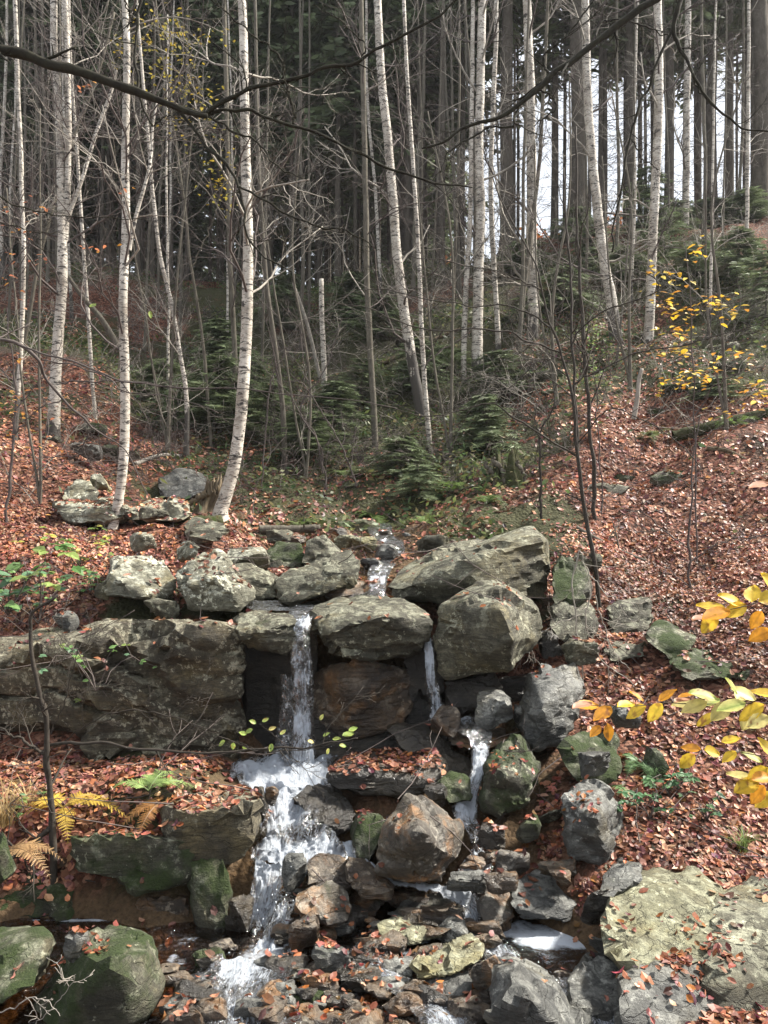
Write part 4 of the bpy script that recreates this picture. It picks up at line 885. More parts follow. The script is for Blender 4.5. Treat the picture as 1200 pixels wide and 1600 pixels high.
# ------------------------------------------------------------------ spruces
def spruce_crown(H, h0, L0, whorls, nb, nt, tl, tw, R, droop=.35, dark=1.0):
    """needle sprays: every twig is a thin blade hanging from a branch"""
    V, C = [], []; mb = MB()
    for wi in range(whorls):
        h = h0 + (H - h0) * (wi + R.uniform(0, .6)) / whorls; f = (H - h) / (H - h0)
        Lm = L0 * (f ** .75) + .12
        for b in range(nb):
            a = R.uniform(0, 2 * math.pi); L = Lm * R.uniform(.45, 1.2); d = np.array((math.cos(a), math.sin(a), 0)); s = np.array((-d[1], d[0], 0))
            t = (np.arange(nt) + R.random(nt)) / nt; t = .12 + .88 * t
            rise = R.uniform(-.1, .3)
            q = np.array((0, 0, h)) + d * (t * L)[:, None] + np.array((0, 0, 1)) * (rise * t * L - droop * L * t ** 2 * .8)[:, None]
            mb.tube(np.stack([np.array((0, 0, h)), q[nt // 2], q[-1]]), (max(.006, L * .008), L * .005, .003), 3)
            for sg in (-1, 1, 0):
                ln = tl * (1.1 - .6 * t) * R.uniform(.6, 1.3, nt) * (1 if sg else .8)
                e = q + (d * R.uniform(.3, .9, (nt, 1)) + s * sg * R.uniform(.6, 1.1, (nt, 1)) + np.array((0, 0, -1)) * R.uniform(.1, .55 if sg else 1.0, (nt, 1))) * ln[:, None]
                wv = np.cross(e - q, R.normal(size=(nt, 3))); wv /= np.linalg.norm(wv, axis=1)[:, None] + 1e-9; wv *= tw
                V.append(np.stack([q - wv * .6, q + wv * .6, q * .4 + e * .6 + wv, e, q * .4 + e * .6 - wv], 1).reshape(-1, 3))
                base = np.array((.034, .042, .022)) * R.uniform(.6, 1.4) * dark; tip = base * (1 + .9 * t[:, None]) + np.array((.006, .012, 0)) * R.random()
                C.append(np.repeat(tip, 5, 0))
    V = np.concatenate(V); C = np.concatenate(C); n = len(V) // 5; b = np.arange(n)[:, None] * 5
    return mesh_np('crown', V, [(b + np.array([[0, 1, 2, 4]])).reshape(-1, 4), (b + np.array([[4, 2, 3]])).reshape(-1, 3)], attrs={'tint': C}, smooth=False), mb.mesh('crown_branches')
def spruce_proto(H, h0, L0, r, seed, whorls=26, nb=6, nt=12):
    R = np.random.default_rng(seed); tmb = MB()
    n = 24; z = np.linspace(-.4, H, n); c = np.stack([.05 * fbm(np.stack([z * .3, 0 * z, 0 * z], 1), 2, seed), .05 * fbm(np.stack([z * .3, 0 * z + 5, 0 * z], 1), 2, seed + 1), z], 1)
    tmb.tube(c, r * (1 - .9 * (z / H).clip(0, 1)) * (1 + .5 * np.exp(-(z + .4) * 2.5)), 10, wob=.05, seed=seed)
    db = MB()
    for i in range(34):
        h = R.uniform(1.0, h0 + 3); a = R.uniform(0, 6.28); grow(db, (0, 0, h), (math.cos(a), math.sin(a), R.uniform(-.1, .25)), R.uniform(.6, 1.9), .012, 1, R, up=-.05, wander=.12, nch=5, k=3, seg=4, shr=.45, flat=.5, rmin=.003)
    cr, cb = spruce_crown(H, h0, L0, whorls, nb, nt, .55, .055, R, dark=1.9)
    return tmb.mesh('trunk'), db.mesh('dead_branches'), cr, cb
PROTO = [spruce_proto(24, 6.5, 2.7, .17, 1), spruce_proto(27, 8.0, 2.9, .2, 2), spruce_proto(22, 5.0, 2.4, .14, 3), spruce_proto(25, 9.0, 2.6, .16, 4), spruce_proto(19, .8, 2.8, .16, 5, 34)]
def spruce(px, Y, proto, s, rz, label, group=None, wscale=1.0, dead=True):
    g = on_ground(px, Y)
    t = thing('spruce_tree', label, 'tree', g, group); t.rotation_euler = (0, 0, rz)
    tm, dm, cm, bmn = PROTO[proto]
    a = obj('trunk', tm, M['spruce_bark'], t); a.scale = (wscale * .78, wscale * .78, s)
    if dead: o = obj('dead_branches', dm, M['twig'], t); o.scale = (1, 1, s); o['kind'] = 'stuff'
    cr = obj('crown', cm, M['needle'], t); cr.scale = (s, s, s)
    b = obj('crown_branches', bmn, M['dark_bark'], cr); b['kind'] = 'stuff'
    return t
for i, (px, Y, pr, ws, lab) in enumerate([
  (793, 25, 1, 1.45, 'thick dark spruce trunk left of the sturdy birch'), (905, 24, 1, 1.7, 'thickest dark spruce trunk behind the leaning right birch'), (983, 26, 0, 1.2, 'dark spruce left of the blotchy birch'),
  (1044, 26, 3, 1.3, 'dark spruce just right of the blotchy birch'), (1112, 27, 1, 1.25, 'straight spruce with a bright gap of sky on its right'), (1140, 27, 0, 1.15, 'spruce right of the bright sky gap'),
  (1190, 24, 1, 1.7, 'thick spruce trunk at the right frame edge'), (690, 25, 3, .9, 'dark spruce left of the tall strip of sky'), (718, 31, 0, .9, 'slim spruce inside the tall strip of sky'), (868, 28, 0, 1.1, 'spruce between the two thick dark trunks')]):
    spruce(px, Y, pr, 1.0, i * 1.3, lab, None, ws)
# the stand behind, dense on the left, thinning to sky on the right
R = np.random.default_rng(12)
for i in range(214):
    left = i < 182
    if left: px, Y = R.uniform(-180, 690), 26 + 42 * R.random() ** 1.3
    else: px, Y = R.uniform(600, 1330), R.uniform(26, 36)
    if not left and (R.random() < .5 and (690 < px < 740 or 1115 < px < 1140)): continue
    spruce(px, Y, int(R.integers(4)) if left else [1, 3, 3, 3][R.integers(4)], R.uniform(.85, 1.12) * (1 if left else 1.14), R.uniform(0, 6.3), ('slim spruce of the dense dark stand ' if left else 'slim spruce against bright sky ') + zone(px),
           ('spruces of the dark stand ' if left else 'spruces against the sky ') + zone(px), R.uniform(.4, .95), dead=Y < 38)
for i in range(46):
    spruce(R.uniform(-260, 640), R.uniform(52, 78), 4, R.uniform(.8, 1.2), R.uniform(0, 6.3), 'full crowned spruce at the back of the left stand', 'full crowned spruces at the back of the stand', 1.0, False)
# young spruces on the slope
YP = []
for s_ in range(4):
    R2 = np.random.default_rng(70 + s_); H = [1.5, 2.0, 1.2, 2.6][s_]
    cr, cb = spruce_crown(H, .05, [.75, .8, .8, 1.0][s_], 20, 5, 20, .17, .0075, R2, .45, 2.7); mb = MB(); mb.tube([(0, 0, -.15), (0, 0, H * .5), (0, 0, H)], (.022, .014, .004), 6); YP.append((mb.mesh('trunk'), cr, cb))
ys_ = [(345,18.5,0,1.2,'young green spruce on the slope left of the leaning birch'),(372,17.5,2,1.1,'small spruce behind the leaning birch'),(300,15.5,2,1.3,'low spruce left above the dark gully'),(335,14.6,0,1.3,'bushy young spruce right above the gully'),(420,14.2,3,.9,'young spruce right of the leaning birch foot'),
 (480,13.4,1,1.0,'young spruce above the upper stream on the left'),(520,14.5,0,1.0,'young spruce behind the two arching stems'),(655,11.6,1,.62,'feathery little spruce just behind the falls'),(625,12.4,2,.8,'low spruce beside the feathery one'),(735,13.5,3,.72,'dark young spruce above the mossy stump'),(765,13.2,0,.9,'young spruce touching the mossy stump'),
 (650,16.5,0,1.1,'young spruce behind the thin white birch'),(690,17.5,2,1.2,'small spruce left of the banded birch'),(980,20,1,1.2,'dark young spruce at the foot of the leaning right birch'),(1045,20.5,3,1.0,'bushy spruce behind the yellow leaved sapling'),(1085,19.5,1,1.1,'second bushy spruce behind the yellow leaved sapling'),(1150,18.5,0,1.3,'young spruce at right below the crest'),
 (1195,17,1,1.1,'young spruce at the right frame edge'),(930,21,0,1.2,'spruce sapling left of the leaning right birch'),(880,19,2,1.3,'low spruce behind the dark sapling'),(590,20,2,1.3,'small spruce on the central crest'),(545,22,0,1.3,'spruce sapling high on the central slope'),(440,21,1,1.1,'spruce sapling high on the left slope'),(1010,23,1,1.3,'young spruce on the right crest'),(1120,13.5,2,.8,'low spruce by the mossy log on the right'),(1060,23.5,0,1.3,'low spruce on the right crest below the pale far birch'),(1110,24,2,1.5,'low spruce on the crest under the bright sky gap'),(1165,23.5,0,1.4,'low spruce on the crest by the pale pole birch'),(900,23.5,1,1.2,'spruce sapling on the crest behind the sturdy birch'),(820,22.5,0,1.3,'spruce sapling on the crest left of the sturdy birch'),(405,15.2,1,1.0,'bushy spruce behind the slim dark tree'),(250,16.5,0,1.2,'bushy spruce left above the gully'),(560,16,3,.8,'bushy spruce behind the grey barked tree'),(780,16,0,1.1,'bushy spruce below the slim right birch')]
for (px, Y, k, s, lab) in ys_:
    g = on_ground(px, Y); t = thing('young_spruce', lab, 'young tree', g); t.rotation_euler = (.12 * math.sin(px), .16 * math.cos(px * 3), px * .7); t.scale = (s * 1.25, s * 1.1, s * (.56 + .16 * math.sin(px * 7)))
    a, b, c = YP[k]; obj('trunk', a, M['dark_bark'], t); cr = obj('crown', b, M['needle'], t); obj('crown_branches', c, M['dark_bark'], cr)['kind'] = 'stuff'
# autumn beeches beyond the crest, low against the sky
for i, (px, Y, H, lab) in enumerate([(655, 52, 7, 'orange autumn tree far behind the strip of sky'), (780, 54, 7, 'orange autumn tree glimpsed left of the thick trunk'), (860, 50, 8, 'rusty autumn tree glimpsed between thick spruce trunks'), (965, 53, 9, 'bright orange autumn tree beyond the right crest'), (1120, 56, 9, 'orange red autumn tree in the right gap'), (1185, 52, 8, 'autumn tree behind the right edge spruce')]):
    g = on_ground(px, Y); t = thing('autumn_tree', lab, 'tree', g); R2 = np.random.default_rng(i); mb = MB(); tips = []
    mb.tube([(0, 0, -.3), (0, 0, H * .5)], (.16, .1), 7)
    for k in range(9): a = R2.uniform(0, 6.28); grow(mb, (0, 0, H * R2.uniform(.2, .5)), (math.cos(a), math.sin(a), .9), H * .5, .05, 2, R2, nch=4, k=3, seg=4, tips=tips)
    obj('trunk', mb.mesh('trunk'), M['dark_bark'], t)
    lm = MB()
    for (q, d) in tips:
        for _ in range(5): lm.add(leafV(q + R2.normal(size=3) * .25, R2.normal(size=3), R2.normal(size=3), .3, .2), LEAF_Q, LEAF_T, np.array((.42, .15, .04)) * R2.uniform(.6, 1.3))
    obj('crown', lm.mesh('crown', False, True), M['leaf'], t)
# ------------------------------------------------------------------ branches in front, saplings
def traced(mb, pts, D, w, k=7, n=40, wob=.12, seed=0, jit=.5, depth=0.0):
    """a limb through photo points; w = photo widths from start to end; depth = how far it comes nearer (+) or goes away"""
    m = len(pts); pp = np.array([P(q[0], q[1], D - depth * i / max(1, m - 1) + (q[2] if len(q) > 2 else 0)) for i, q in enumerate(pts)])
    c = spline(pp, n); s = 1 / F * D
    nn = np.stack([fbm(np.stack([np.arange(n) * .35 + seed * 9, np.full(n, i * 7.), np.zeros(n)], 1), 3, seed + i) for i in range(3)], 1)
    c = c + nn * s * 5 * jit * np.clip(np.arange(n) / 3, 0, 1)[:, None]
    r = np.interp(np.linspace(0, 1, n), np.linspace(0, 1, len(w)), w) * .58 / 2 * s * (1 + .12 * vnoise(np.stack([np.arange(n) * .8, np.full(n, seed), np.zeros(n)], 1), seed))
    mb.tube(c, r, k, wob=wob, seed=seed); return c, r
def side_twigs(mb, c, r, n, L, R, lev=1, t0=.15, up=.06, flat=.3, ang=.9, tips=None, rmin=.0013):
    tg = np.gradient(c, axis=0)
    for _ in range(n):
        j = int(R.uniform(t0, .98) * (len(c) - 1)); d = tg[j] / np.linalg.norm(tg[j]); s = R.normal(size=3) * np.array((1, .7, 1)); s -= d * s.dot(d); s /= np.linalg.norm(s)
        grow(mb, c[j], d * math.cos(ang) + s * math.sin(ang), L * R.uniform(.4, 1.3), max(min(r[j] * .55, .012), rmin), lev, R, up=up, wander=.2, nch=4, ang=.7, k=4, seg=5, shr=.5, flat=flat, tips=tips, rmin=rmin)
def limb_thing(name, label, cat, D, limbs, mat, seed, twigs=(8, .35, 1), base=None, group=None):
    """limbs: list of (points, widths, depth); the first is the main stem, the others are its branches, each with its twigs"""
    R = np.random.default_rng(seed)
    b = P(limbs[0][0][0][0], limbs[0][0][0][1], D) if base is None else base
    t = thing(name, label, cat, b, group)
    for i, L in enumerate(limbs):
        pts, w, dep = L[:3]; mb = MB(); c, r = traced(mb, pts, D - (L[3] if len(L) > 3 else 0), w, seed=seed + i, depth=dep)
        nt, tl, lv = twigs
        if nt: side_twigs(mb, c, r, nt if i else max(2, nt // 2), tl, R, lv)
        mb.V = [v - b for v in mb.V]; obj('stem' if i == 0 else 'branch', mb.mesh('stem' if i == 0 else 'branch'), M[mat], t)
    return t
limb_thing('overhanging_branch', 'thick dark branch reaching in from the upper left edge', 'branch', 4.2, [
  ([(-620,-90),(-300,10),(-120,55),(-40,72),(30,86),(100,105),(185,130),(260,160),(322,180)], (36,33,30,27,25,21,12), .1),
  ([(285,168),(318,176),(350,155),(385,141),(430,130),(480,115),(525,103),(565,95),(592,72),(625,60),(680,30),(720,-10)], (13,12,11,9,7,5), .15),
  ([(322,180),(360,172),(400,176),(450,193),(510,215),(560,238),(610,262),(680,285),(740,292)], (10,9,8,7,4), -.1),
  ([(272,165),(300,200),(325,228),(352,258),(374,292),(380,325),(385,352),(392,380),(420,405),(455,425)], (9,9,8,7,5,3), .2),
  ([(374,292),(410,312),(445,332),(475,345),(510,356),(545,362),(580,385)], (6,6,5,4,3), .1, .15),
  ([(325,182),(352,196),(385,212),(405,225),(425,250),(450,268),(475,277)], (6,6,5,4,3), .1),
  ([(438,130),(445,105),(430,80),(405,62),(380,40),(350,20),(320,-10)], (6,5,4,3), .1, .06),
  ([(458,193),(460,175),(452,150),(448,128)], (6,6,5), .0, .05),
  ([(385,141),(382,115),(360,85),(330,65),(322,45)], (5,4,3,2), -.1, .05),
  ([(565,95),(572,70),(545,45),(520,25),(490,10)], (5,4,3,2), 0, .1)], 'branch_bark', 3, (7, .22, 1))
limb_thing('hanging_branch', 'black drooping branch hanging from the top between the left birches', 'branch', 4.6, [
  ([(224,-60),(220,0),(212,45),(212,95),(218,140),(228,175),(240,197)], (9,8,7,6,5), .1), ([(214,40),(200,15),(188,-20)], (5,4,3), 0), ([(240,197),(262,182),(300,190)], (4,3,2), 0)], 'branch_bark', 8, (4, .2, 1))
limb_thing('overhanging_branch', 'dark branch sweeping down leftwards from the upper right', 'branch', 6.0, [
  ([(1075,-60),(1040,-10),(1000,12),(960,45),(925,72),(890,98),(860,118),(838,140),(812,164),(785,180),(750,190),(715,203),(690,222),(660,232)], (20,19,18,15,11,8,5), .2),
  ([(860,118),(850,90),(880,60),(905,30),(930,-10)], (7,6,5,4), 0),
  ([(812,164),(800,195),(765,200),(735,215),(700,240),(690,270)], (6,6,5,4,3), .1),
  ([(838,140),(860,148),(868,165),(850,185),(835,195)], (6,5,4,3), .1),
  ([(925,72),(945,30),(1000,40),(1050,60)], (6,5,4,3), -.2)], 'branch_bark', 13, (8, .35, 1))
limb_thing('hanging_branch', 'dark branch curving down at upper right in front of the birches', 'branch', 5.6, [
  ([(1068,-40),(1060,10),(1052,45),(1064,75),(1078,110),(1098,148),(1125,175),(1160,198),(1230,215)], (16,14,9,8,6,4), .1),
  ([(1052,45),(1030,90),(1018,130),(1000,165),(985,215),(975,275),(968,320),(958,360),(956,395)], (8,7,6,5,4), .1),
  ([(985,215),(1005,250),(1030,265)], (4,3,2), 0), ([(1098,148),(1085,120),(1110,80),(1130,40)], (4,3,2), 0)], 'branch_bark', 17, (6, .3, 1))
limb_thing('bare_branch', 'long bare branch arching in from the left edge with pale twigs', 'branch', 5.0, [
  ([(-420,640),(-200,570),(-60,545),(-10,530),(28,538),(56,558),(66,575),(72,590),(88,612),(110,636),(130,655),(150,672),(180,690),(205,715),(228,765),(250,800)], (11,11,10,8,6,4,2), -.6),
  ([(28,538),(60,553),(110,565),(150,580),(196,597),(240,600),(300,606),(370,608),(440,617),(520,622),(620,640)], (5,5,4,3,2), .3),
  ([(66,562),(120,572),(165,590),(200,612),(232,615),(290,628),(340,645)], (4,4,3,2), .2),
  ([(92,598),(130,596),(180,595),(230,598),(290,605)], (4,4,3,2), .1, -.1),
  ([(138,675),(128,705),(108,714),(60,716)], (4,3,2), -.2, -.3)], 'twig', 23, (9, .3, 1))
limb_thing('bare_branch', 'thin dark branch at the left edge below the thick one', 'branch', 4.4, [
  ([(-40,285),(20,318),(60,330),(110,338),(170,342),(230,345)], (5,4,3,2), -.2), ([(-30,335),(25,355),(60,362),(110,365)], (4,3,2), -.2)], 'branch_bark', 27, (6, .25, 1))
# saplings rooted on the banks
def sapling(name, label, D, limbs, mat, seed, twigs, base_px, cat='sapling', group=None):
    g = on_ground(base_px, D); u = PXY(g); L0 = limbs[0]; first = [(u[0], u[1] + 8)] if abs(u[1] - L0[0][0][1]) > 4 else []
    limbs = [(first + list(L0[0]), *L0[1:])] + list(limbs[1:])
    return limb_thing(name, label, cat, D, limbs, mat, seed, twigs, g, group)
sapling('sapling', 'dark many branched sapling on the right bank by the stacked stones', 7.2, [
  ([(936,960),(928,890),(918,820),(910,760),(903,705),(898,640),(888,590),(872,540),(858,500),(848,455),(836,415),(815,370),(790,325),(770,280)], (15,12,11,9,7,5,4,3), .2),
  ([(903,705),(899,640),(895,560),(892,480),(888,410),(885,340),(882,260)], (9,8,7,6,4), -.2),
  ([(875,550),(845,540),(800,522),(750,512),(690,515),(640,508),(580,482),(520,470)], (5,5,4,3,2), .4),
  ([(860,512),(830,490),(790,478),(740,480),(690,472),(620,455),(560,452)], (5,4,3,2), -.3),
  ([(900,712),(862,690),(810,655),(770,632),(720,640),(660,652),(600,632)], (6,5,4,3,2), .5),
  ([(898,600),(930,580),(985,555),(1040,545),(1100,530),(1160,515),(1220,490)], (5,4,3,2), .3),
  ([(893,540),(915,505),(960,480),(1000,465),(1030,445),(990,420),(930,445)], (5,4,3,2), .2),
  ([(888,590),(850,560),(800,600),(770,620)], (3,3,2), .3),
  ([(905,690),(950,640),(1000,655),(1060,690),(1100,740)], (4,3,2), .5),
  ([(848,455),(820,440),(770,425),(700,410),(640,400)], (4,3,2), .2),
  ([(930,880),(900,920),(870,960),(820,990)], (3,3,2), .4)], 'sapling_bark', 41, (9, .45, 2), 938)
limb_thing('hanging_roots', 'pale dead bramble stems hanging over the stones below the dark sapling', 'dead stems', 6.3, [
  ([(905,860),(895,900),(898,960),(905,1010),(912,1060),(915,1110)], (4,4,3,2), .1), ([(925,915),(915,960),(925,1000),(950,1040),(990,1070)], (4,3,2), .1), ([(905,860),(925,900),(950,930),(990,945)], (3,3,2), .1),
  ([(910,960),(870,975),(840,990),(815,1010)], (3,2,2), .1), ([(930,930),(945,980),(960,1020),(985,1050)], (3,3,2), 0)], 'pale_twig', 44, (7, .28, 1))
sapling('sapling', 'slim dark tree behind the many branched sapling', 9.6, [([(928,770),(922,680),(916,590),(910,500),(905,420),(902,330),(898,200)], (12,11,10,8,6), 0)], 'sapling_bark', 47, (12, .6, 2), 930)
sapling('bare_shrub', 'bare shrub with arching stems above the upper stream', 12.0, [
  ([(508,745),(500,700),(480,660),(455,620),(430,595)], (5,4,3,2), 0), ([(505,740),(495,690),(470,640),(500,590),(520,540),(535,500)], (4,4,3,2), .2), ([(560,770),(540,710),(515,660),(480,610),(455,585)], (5,4,3,2), .2), ([(412,800),(410,740),(415,660),(425,600),(440,560),(470,500)], (5,4,4,3,2), .2)], 'twig', 51, (10, .6, 2), 508)
sapling('sapling', 'pale thin sapling forked beside the mossy stump', 9.4, [([(846,800),(846,740),(845,690),(852,660),(862,640),(872,600)], (7,7,6,5,3), 0), ([(848,690),(830,650),(815,640)], (4,3,2), 0)], 'sapling_bark', 53, (6, .35, 1), 846)
sapling('bare_sapling', 'thin brown stem with bare twigs on the leafy right bank', 8.0, [([(1083,945),(1076,890),(1080,800),(1083,720),(1092,650)], (8,7,5,3), .1), ([(1080,860),(1040,830),(1000,800),(960,815)], (4,3,2), .3), ([(1078,880),(1120,850),(1170,840),(1220,835)], (4,3,2), .2), ([(1082,760),(1040,740),(990,735)], (3,2,2), .2),([(1082,700),(1120,670),(1160,650)], (3,2,2), .2)], 'twig', 57, (9, .4, 2), 1083)
sapling('sapling', 'crooked mossy sapling at the lower left with one long side branch', 4.6, [
  ([(84,1290),(80,1250),(74,1210),(74,1170),(74,1130),(66,1095),(56,1060),(50,1020),(47,985),(50,960),(68,945),(92,930)], (20,17,15,13,11,9,6), .1),
  ([(76,1165),(120,1160),(180,1165),(250,1174),(320,1176),(390,1170),(450,1170),(520,1162),(560,1152)], (9,8,6,5,3), .3),
  ([(70,1180),(50,1165),(20,1150),(-20,1130)], (10,8,6,4), .1),
  ([(74,1150),(95,1110),(110,1060),(125,1010)], (3,3,2), .2), ([(84,1285),(60,1310),(35,1330),(5,1345)], (16,14,14,12), .1),
  ([(90,1165),(140,1130),(200,1110),(270,1120),(330,1140)], (3,3,2), .3)], 'sapling_bark', 61, (8, .3, 2), 84)
limb_thing('dead_twig', 'pale dead twig in front of the big mossy boulder', 'twig', 3.1, [([(-20,1590),(20,1575),(60,1560),(95,1585)], (3,3,2), .1), ([(45,1610),(75,1580),(110,1540),(120,1520)], (3,2,1), .1)], 'pale_twig', 63, (5, .12, 1))
# -- leaves on twigs
def beech_leaf(L, W, R, pleat=.012, curl=.2):
    nt, nsd = 12, 4; t = np.linspace(0, 1, nt); s = np.linspace(-1, 1, 2 * nsd + 1); Tt, Ss = np.meshgrid(t, s, indexing='ij')
    wd = np.sin(math.pi * np.clip(Tt, 0, 1) ** .85) ** .75 * W / 2 * (1 + .05 * np.cos(Tt * 40)); wd[0] = wd[-1] = .0004
    x = Tt * L; y = Ss * wd; z = pleat * L * np.cos((Tt - .28 * np.abs(Ss)) * 2 * math.pi * 8) * np.abs(Ss) * (1 - Tt) + .12 * W * np.abs(Ss) ** 1.5 - curl * L * Tt ** 2 * .6 + R.normal() * .05 * W * Ss * Tt
    V = np.stack([x, y, z], -1).reshape(-1, 3); m = len(s); i = np.arange(nt - 1)[:, None] * m; j = np.arange(m - 1)[None]
    return V, np.stack([i + j, i + j + 1, i + m + j + 1, i + m + j], -1).reshape(-1, 4)
def leaf_part(parent, base, px, py, D, Lpx, ang, face, col, R, Wf=.62, green=None):
    """one leaf whose stalk is at (px, py), pointing at image angle ang (degrees, 0 = right, 90 = up); face: how far its plane is tipped to the viewer"""
    L = Lpx * .82 / F * D; V, Q = beech_leaf(L, L * Wf, R); a = math.radians(ang)
    d = np.array((math.cos(a), R.normal() * .35, math.sin(a))); d /= np.linalg.norm(d)
    n = np.array((R.normal() * .25, -math.sin(face), math.cos(face))); n -= d * n.dot(d); n /= np.linalg.norm(n); s = np.cross(n, d)
    W = V @ np.stack([d, s, n]); p = P(px, py, D) - base
    c = np.clip(np.array(col) * R.uniform(.85, 1.15), .01, .95); tt = V[:, 0] / L; ed = np.abs(V[:, 1]) / (L * Wf * .5)
    C = np.tile(c, (len(V), 1)); vein = (np.abs(V[:, 1]) < 1e-6)
    if green is not None: C = C * (ed[:, None] * .9 + .1) + np.array(green) * (1 - (ed[:, None] * .9 + .1))
    C[vein] *= .75
    sp = fbm(V / L * 5 + R.uniform(0, 50), 3, 5); edge = sm(.55, 1.0, ed) * R.uniform(0, .8); br = np.clip(sm(.35, .7, sp) * R.uniform(.2, .9) + edge * sm(-.2, .5, sp), 0, 1)[:, None]; C = C * (1 - br) + np.array((.24, .10, .03)) * br
    o = obj('leaf', mesh_np('leaf', W + p, Q, attrs={'tint': C}), M['leaf'], parent); return o
YEL, ORG, PALE, GRN, PINK = (.68,.48,.05), (.68,.31,.03), (.66,.58,.22), (.30,.40,.10), (.55,.30,.20)
R = np.random.default_rng(77)
def twig_with_leaves(label, D, stems, leaves, name='beech_twig', mat='sapling_bark'):
    b = P(*stems[0][0][0], D); t = thing(name, label, 'twig', b); mb = MB()
    for i, (pts, w) in enumerate(stems): traced(mb, pts, D, w, 5, seed=90 + i, jit=.3)
    mb.V = [v - b for v in mb.V]; obj('stem', mb.mesh('stem'), M[mat], t)
    for (px, py, L, a, f, col) in leaves:
        leaf_part(t, b, px, py, D + R.normal() * .03, L, a, f, {'y': YEL, 'o': ORG, 'p': PALE, 'g': GRN, 'k': PINK}[col], R, green=GRN if col == 'p' and R.random() < .35 else None)
    return t
twig_with_leaves('beech twig with golden leaves at the right edge, highest of the near ones', 1.75, [([(2000,700),(1600,800),(1260,905),(1200,935),(1160,948),(1110,962)], (3,3,2)), ([(1200,935),(1190,960)], (2,2))],
  [(1175,942,52,60,.7,'y'),(1185,940,50,20,.9,'y'),(1160,948,52,150,.6,'y'),(1140,955,60,190,.5,'o'),(1120,960,46,235,.9,'y'),(1105,965,34,180,.4,'k'),(1190,955,40,240,.8,'o'),(1205,985,46,205,.9,'o'),(1165,945,50,205,.7,'y'),(1215,925,50,130,.7,'y'),(1135,955,55,165,.4,'y')])
twig_with_leaves('long beech twig with orange and pale yellow leaves across the right bank', 1.65, [([(2000,1010),(1600,1070),(1280,1090),(1200,1098),(1130,1100),(1060,1098),(1000,1102),(940,1104),(905,1100)], (4,4,3,2,2)), ([(960,1104),(950,1120),(945,1140)], (2,1))],
  [(935,1104,52,172,.35,'o'),(955,1106,46,205,.6,'o'),(925,1100,45,180,.25,'k'),(938,1135,30,215,.8,'o'),(948,1130,36,280,.9,'o'),(990,1100,42,175,.3,'y'),(1010,1104,46,215,.6,'y'),(1035,1100,44,230,.6,'y'),(1005,1096,34,140,.35,'o'),(1030,1096,40,40,.3,'o'),(1055,1098,40,10,.3,'k'),(1060,1090,34,20,.3,'o'),
   (1085,1100,44,180,.45,'p'),(1105,1098,52,200,.55,'p'),(1120,1094,56,160,.4,'p'),(1140,1100,50,215,.6,'p'),(1150,1094,50,20,.5,'p'),(1165,1100,56,190,.45,'p'),(1180,1094,50,150,.4,'p'),(1195,1102,56,215,.55,'y'),(1175,1105,48,245,.7,'p'),(1205,1098,50,10,.4,'p'),(1100,1104,40,20,.4,'p'),(1215,1088,50,170,.4,'y'),(1150,1085,40,120,.4,'p'),(1200,1120,48,200,.7,'p'),(1120,1118,44,215,.5,'y')])
twig_with_leaves('beech twig with cream yellow leaves at right below the long one', 1.6, [([(2000,1330),(1600,1270),(1270,1215),(1215,1195),(1180,1180),(1130,1172),(1095,1172)], (3,3,2,1)), ([(1270,1250),(1215,1225),(1180,1220)], (3,2,2))],
  [(1095,1172,36,175,.6,'o'),(1085,1178,40,230,.9,'y'),(1100,1172,38,345,.8,'y'),(1128,1160,36,20,.5,'y'),(1190,1192,40,150,.4,'p'),(1200,1200,46,215,.8,'y'),(1185,1222,54,195,.6,'y'),(1195,1228,44,235,.8,'o'),(1175,1218,46,170,.5,'p'),(1210,1185,46,120,.6,'y'),(1210,1240,46,215,.7,'y'),(1205,1215,44,175,.5,'o'),(1150,1175,34,210,.6,'y')])
twig_with_leaves('single pale pink dry leaf hanging on a bare twig at the right edge', 2.2, [([(1700,480),(1400,600),(1250,700),(1210,745),(1200,760)], (2,1.5,1))], [(1202,756,42,186,.5,'k')])
twig_with_leaves('two bright green leaves hanging from a thin twig in front of the left birches', 3.0, [([(-500,60),(-200,220),(0,360),(100,430),(130,460),(146,474)], (2,1.5,1)), ([(146,474),(190,480),(230,488)], (1.2,1,1))], [(150,478,20,165,1.0,'g'),(234,486,14,280,1.1,'g')])
twig_with_leaves('leafy green twig in front of the foot of the main waterfall', 4.4, [([(340,1150),(400,1172),(455,1172),(500,1168),(545,1150)], (3,3,2,2)), ([(455,1172),(430,1150),(405,1130)], (2,1.5,1)), ([(400,1172),(375,1160),(350,1155)], (2,1.5,1))],
  [(400,1130,15,150,.8,'g'),(410,1128,14,30,.8,'g'),(395,1140,16,200,.8,'g'),(385,1148,16,160,.7,'g'),(420,1140,15,20,.7,'p'),(352,1158,18,215,.9,'g'),(365,1160,16,260,.9,'g'),(380,1165,16,300,.8,'g'),(425,1162,16,260,.9,'g'),(438,1148,14,40,.6,'p'),(505,1150,15,30,.6,'g'),(520,1155,18,15,.5,'g'),(535,1150,24,10,.4,'g'),(545,1142,18,20,.4,'g'),(515,1170,14,240,.7,'p'),(500,1125,13,60,.7,'p'),(490,1160,14,150,.7,'p'),(530,1165,16,350,.6,'g')])
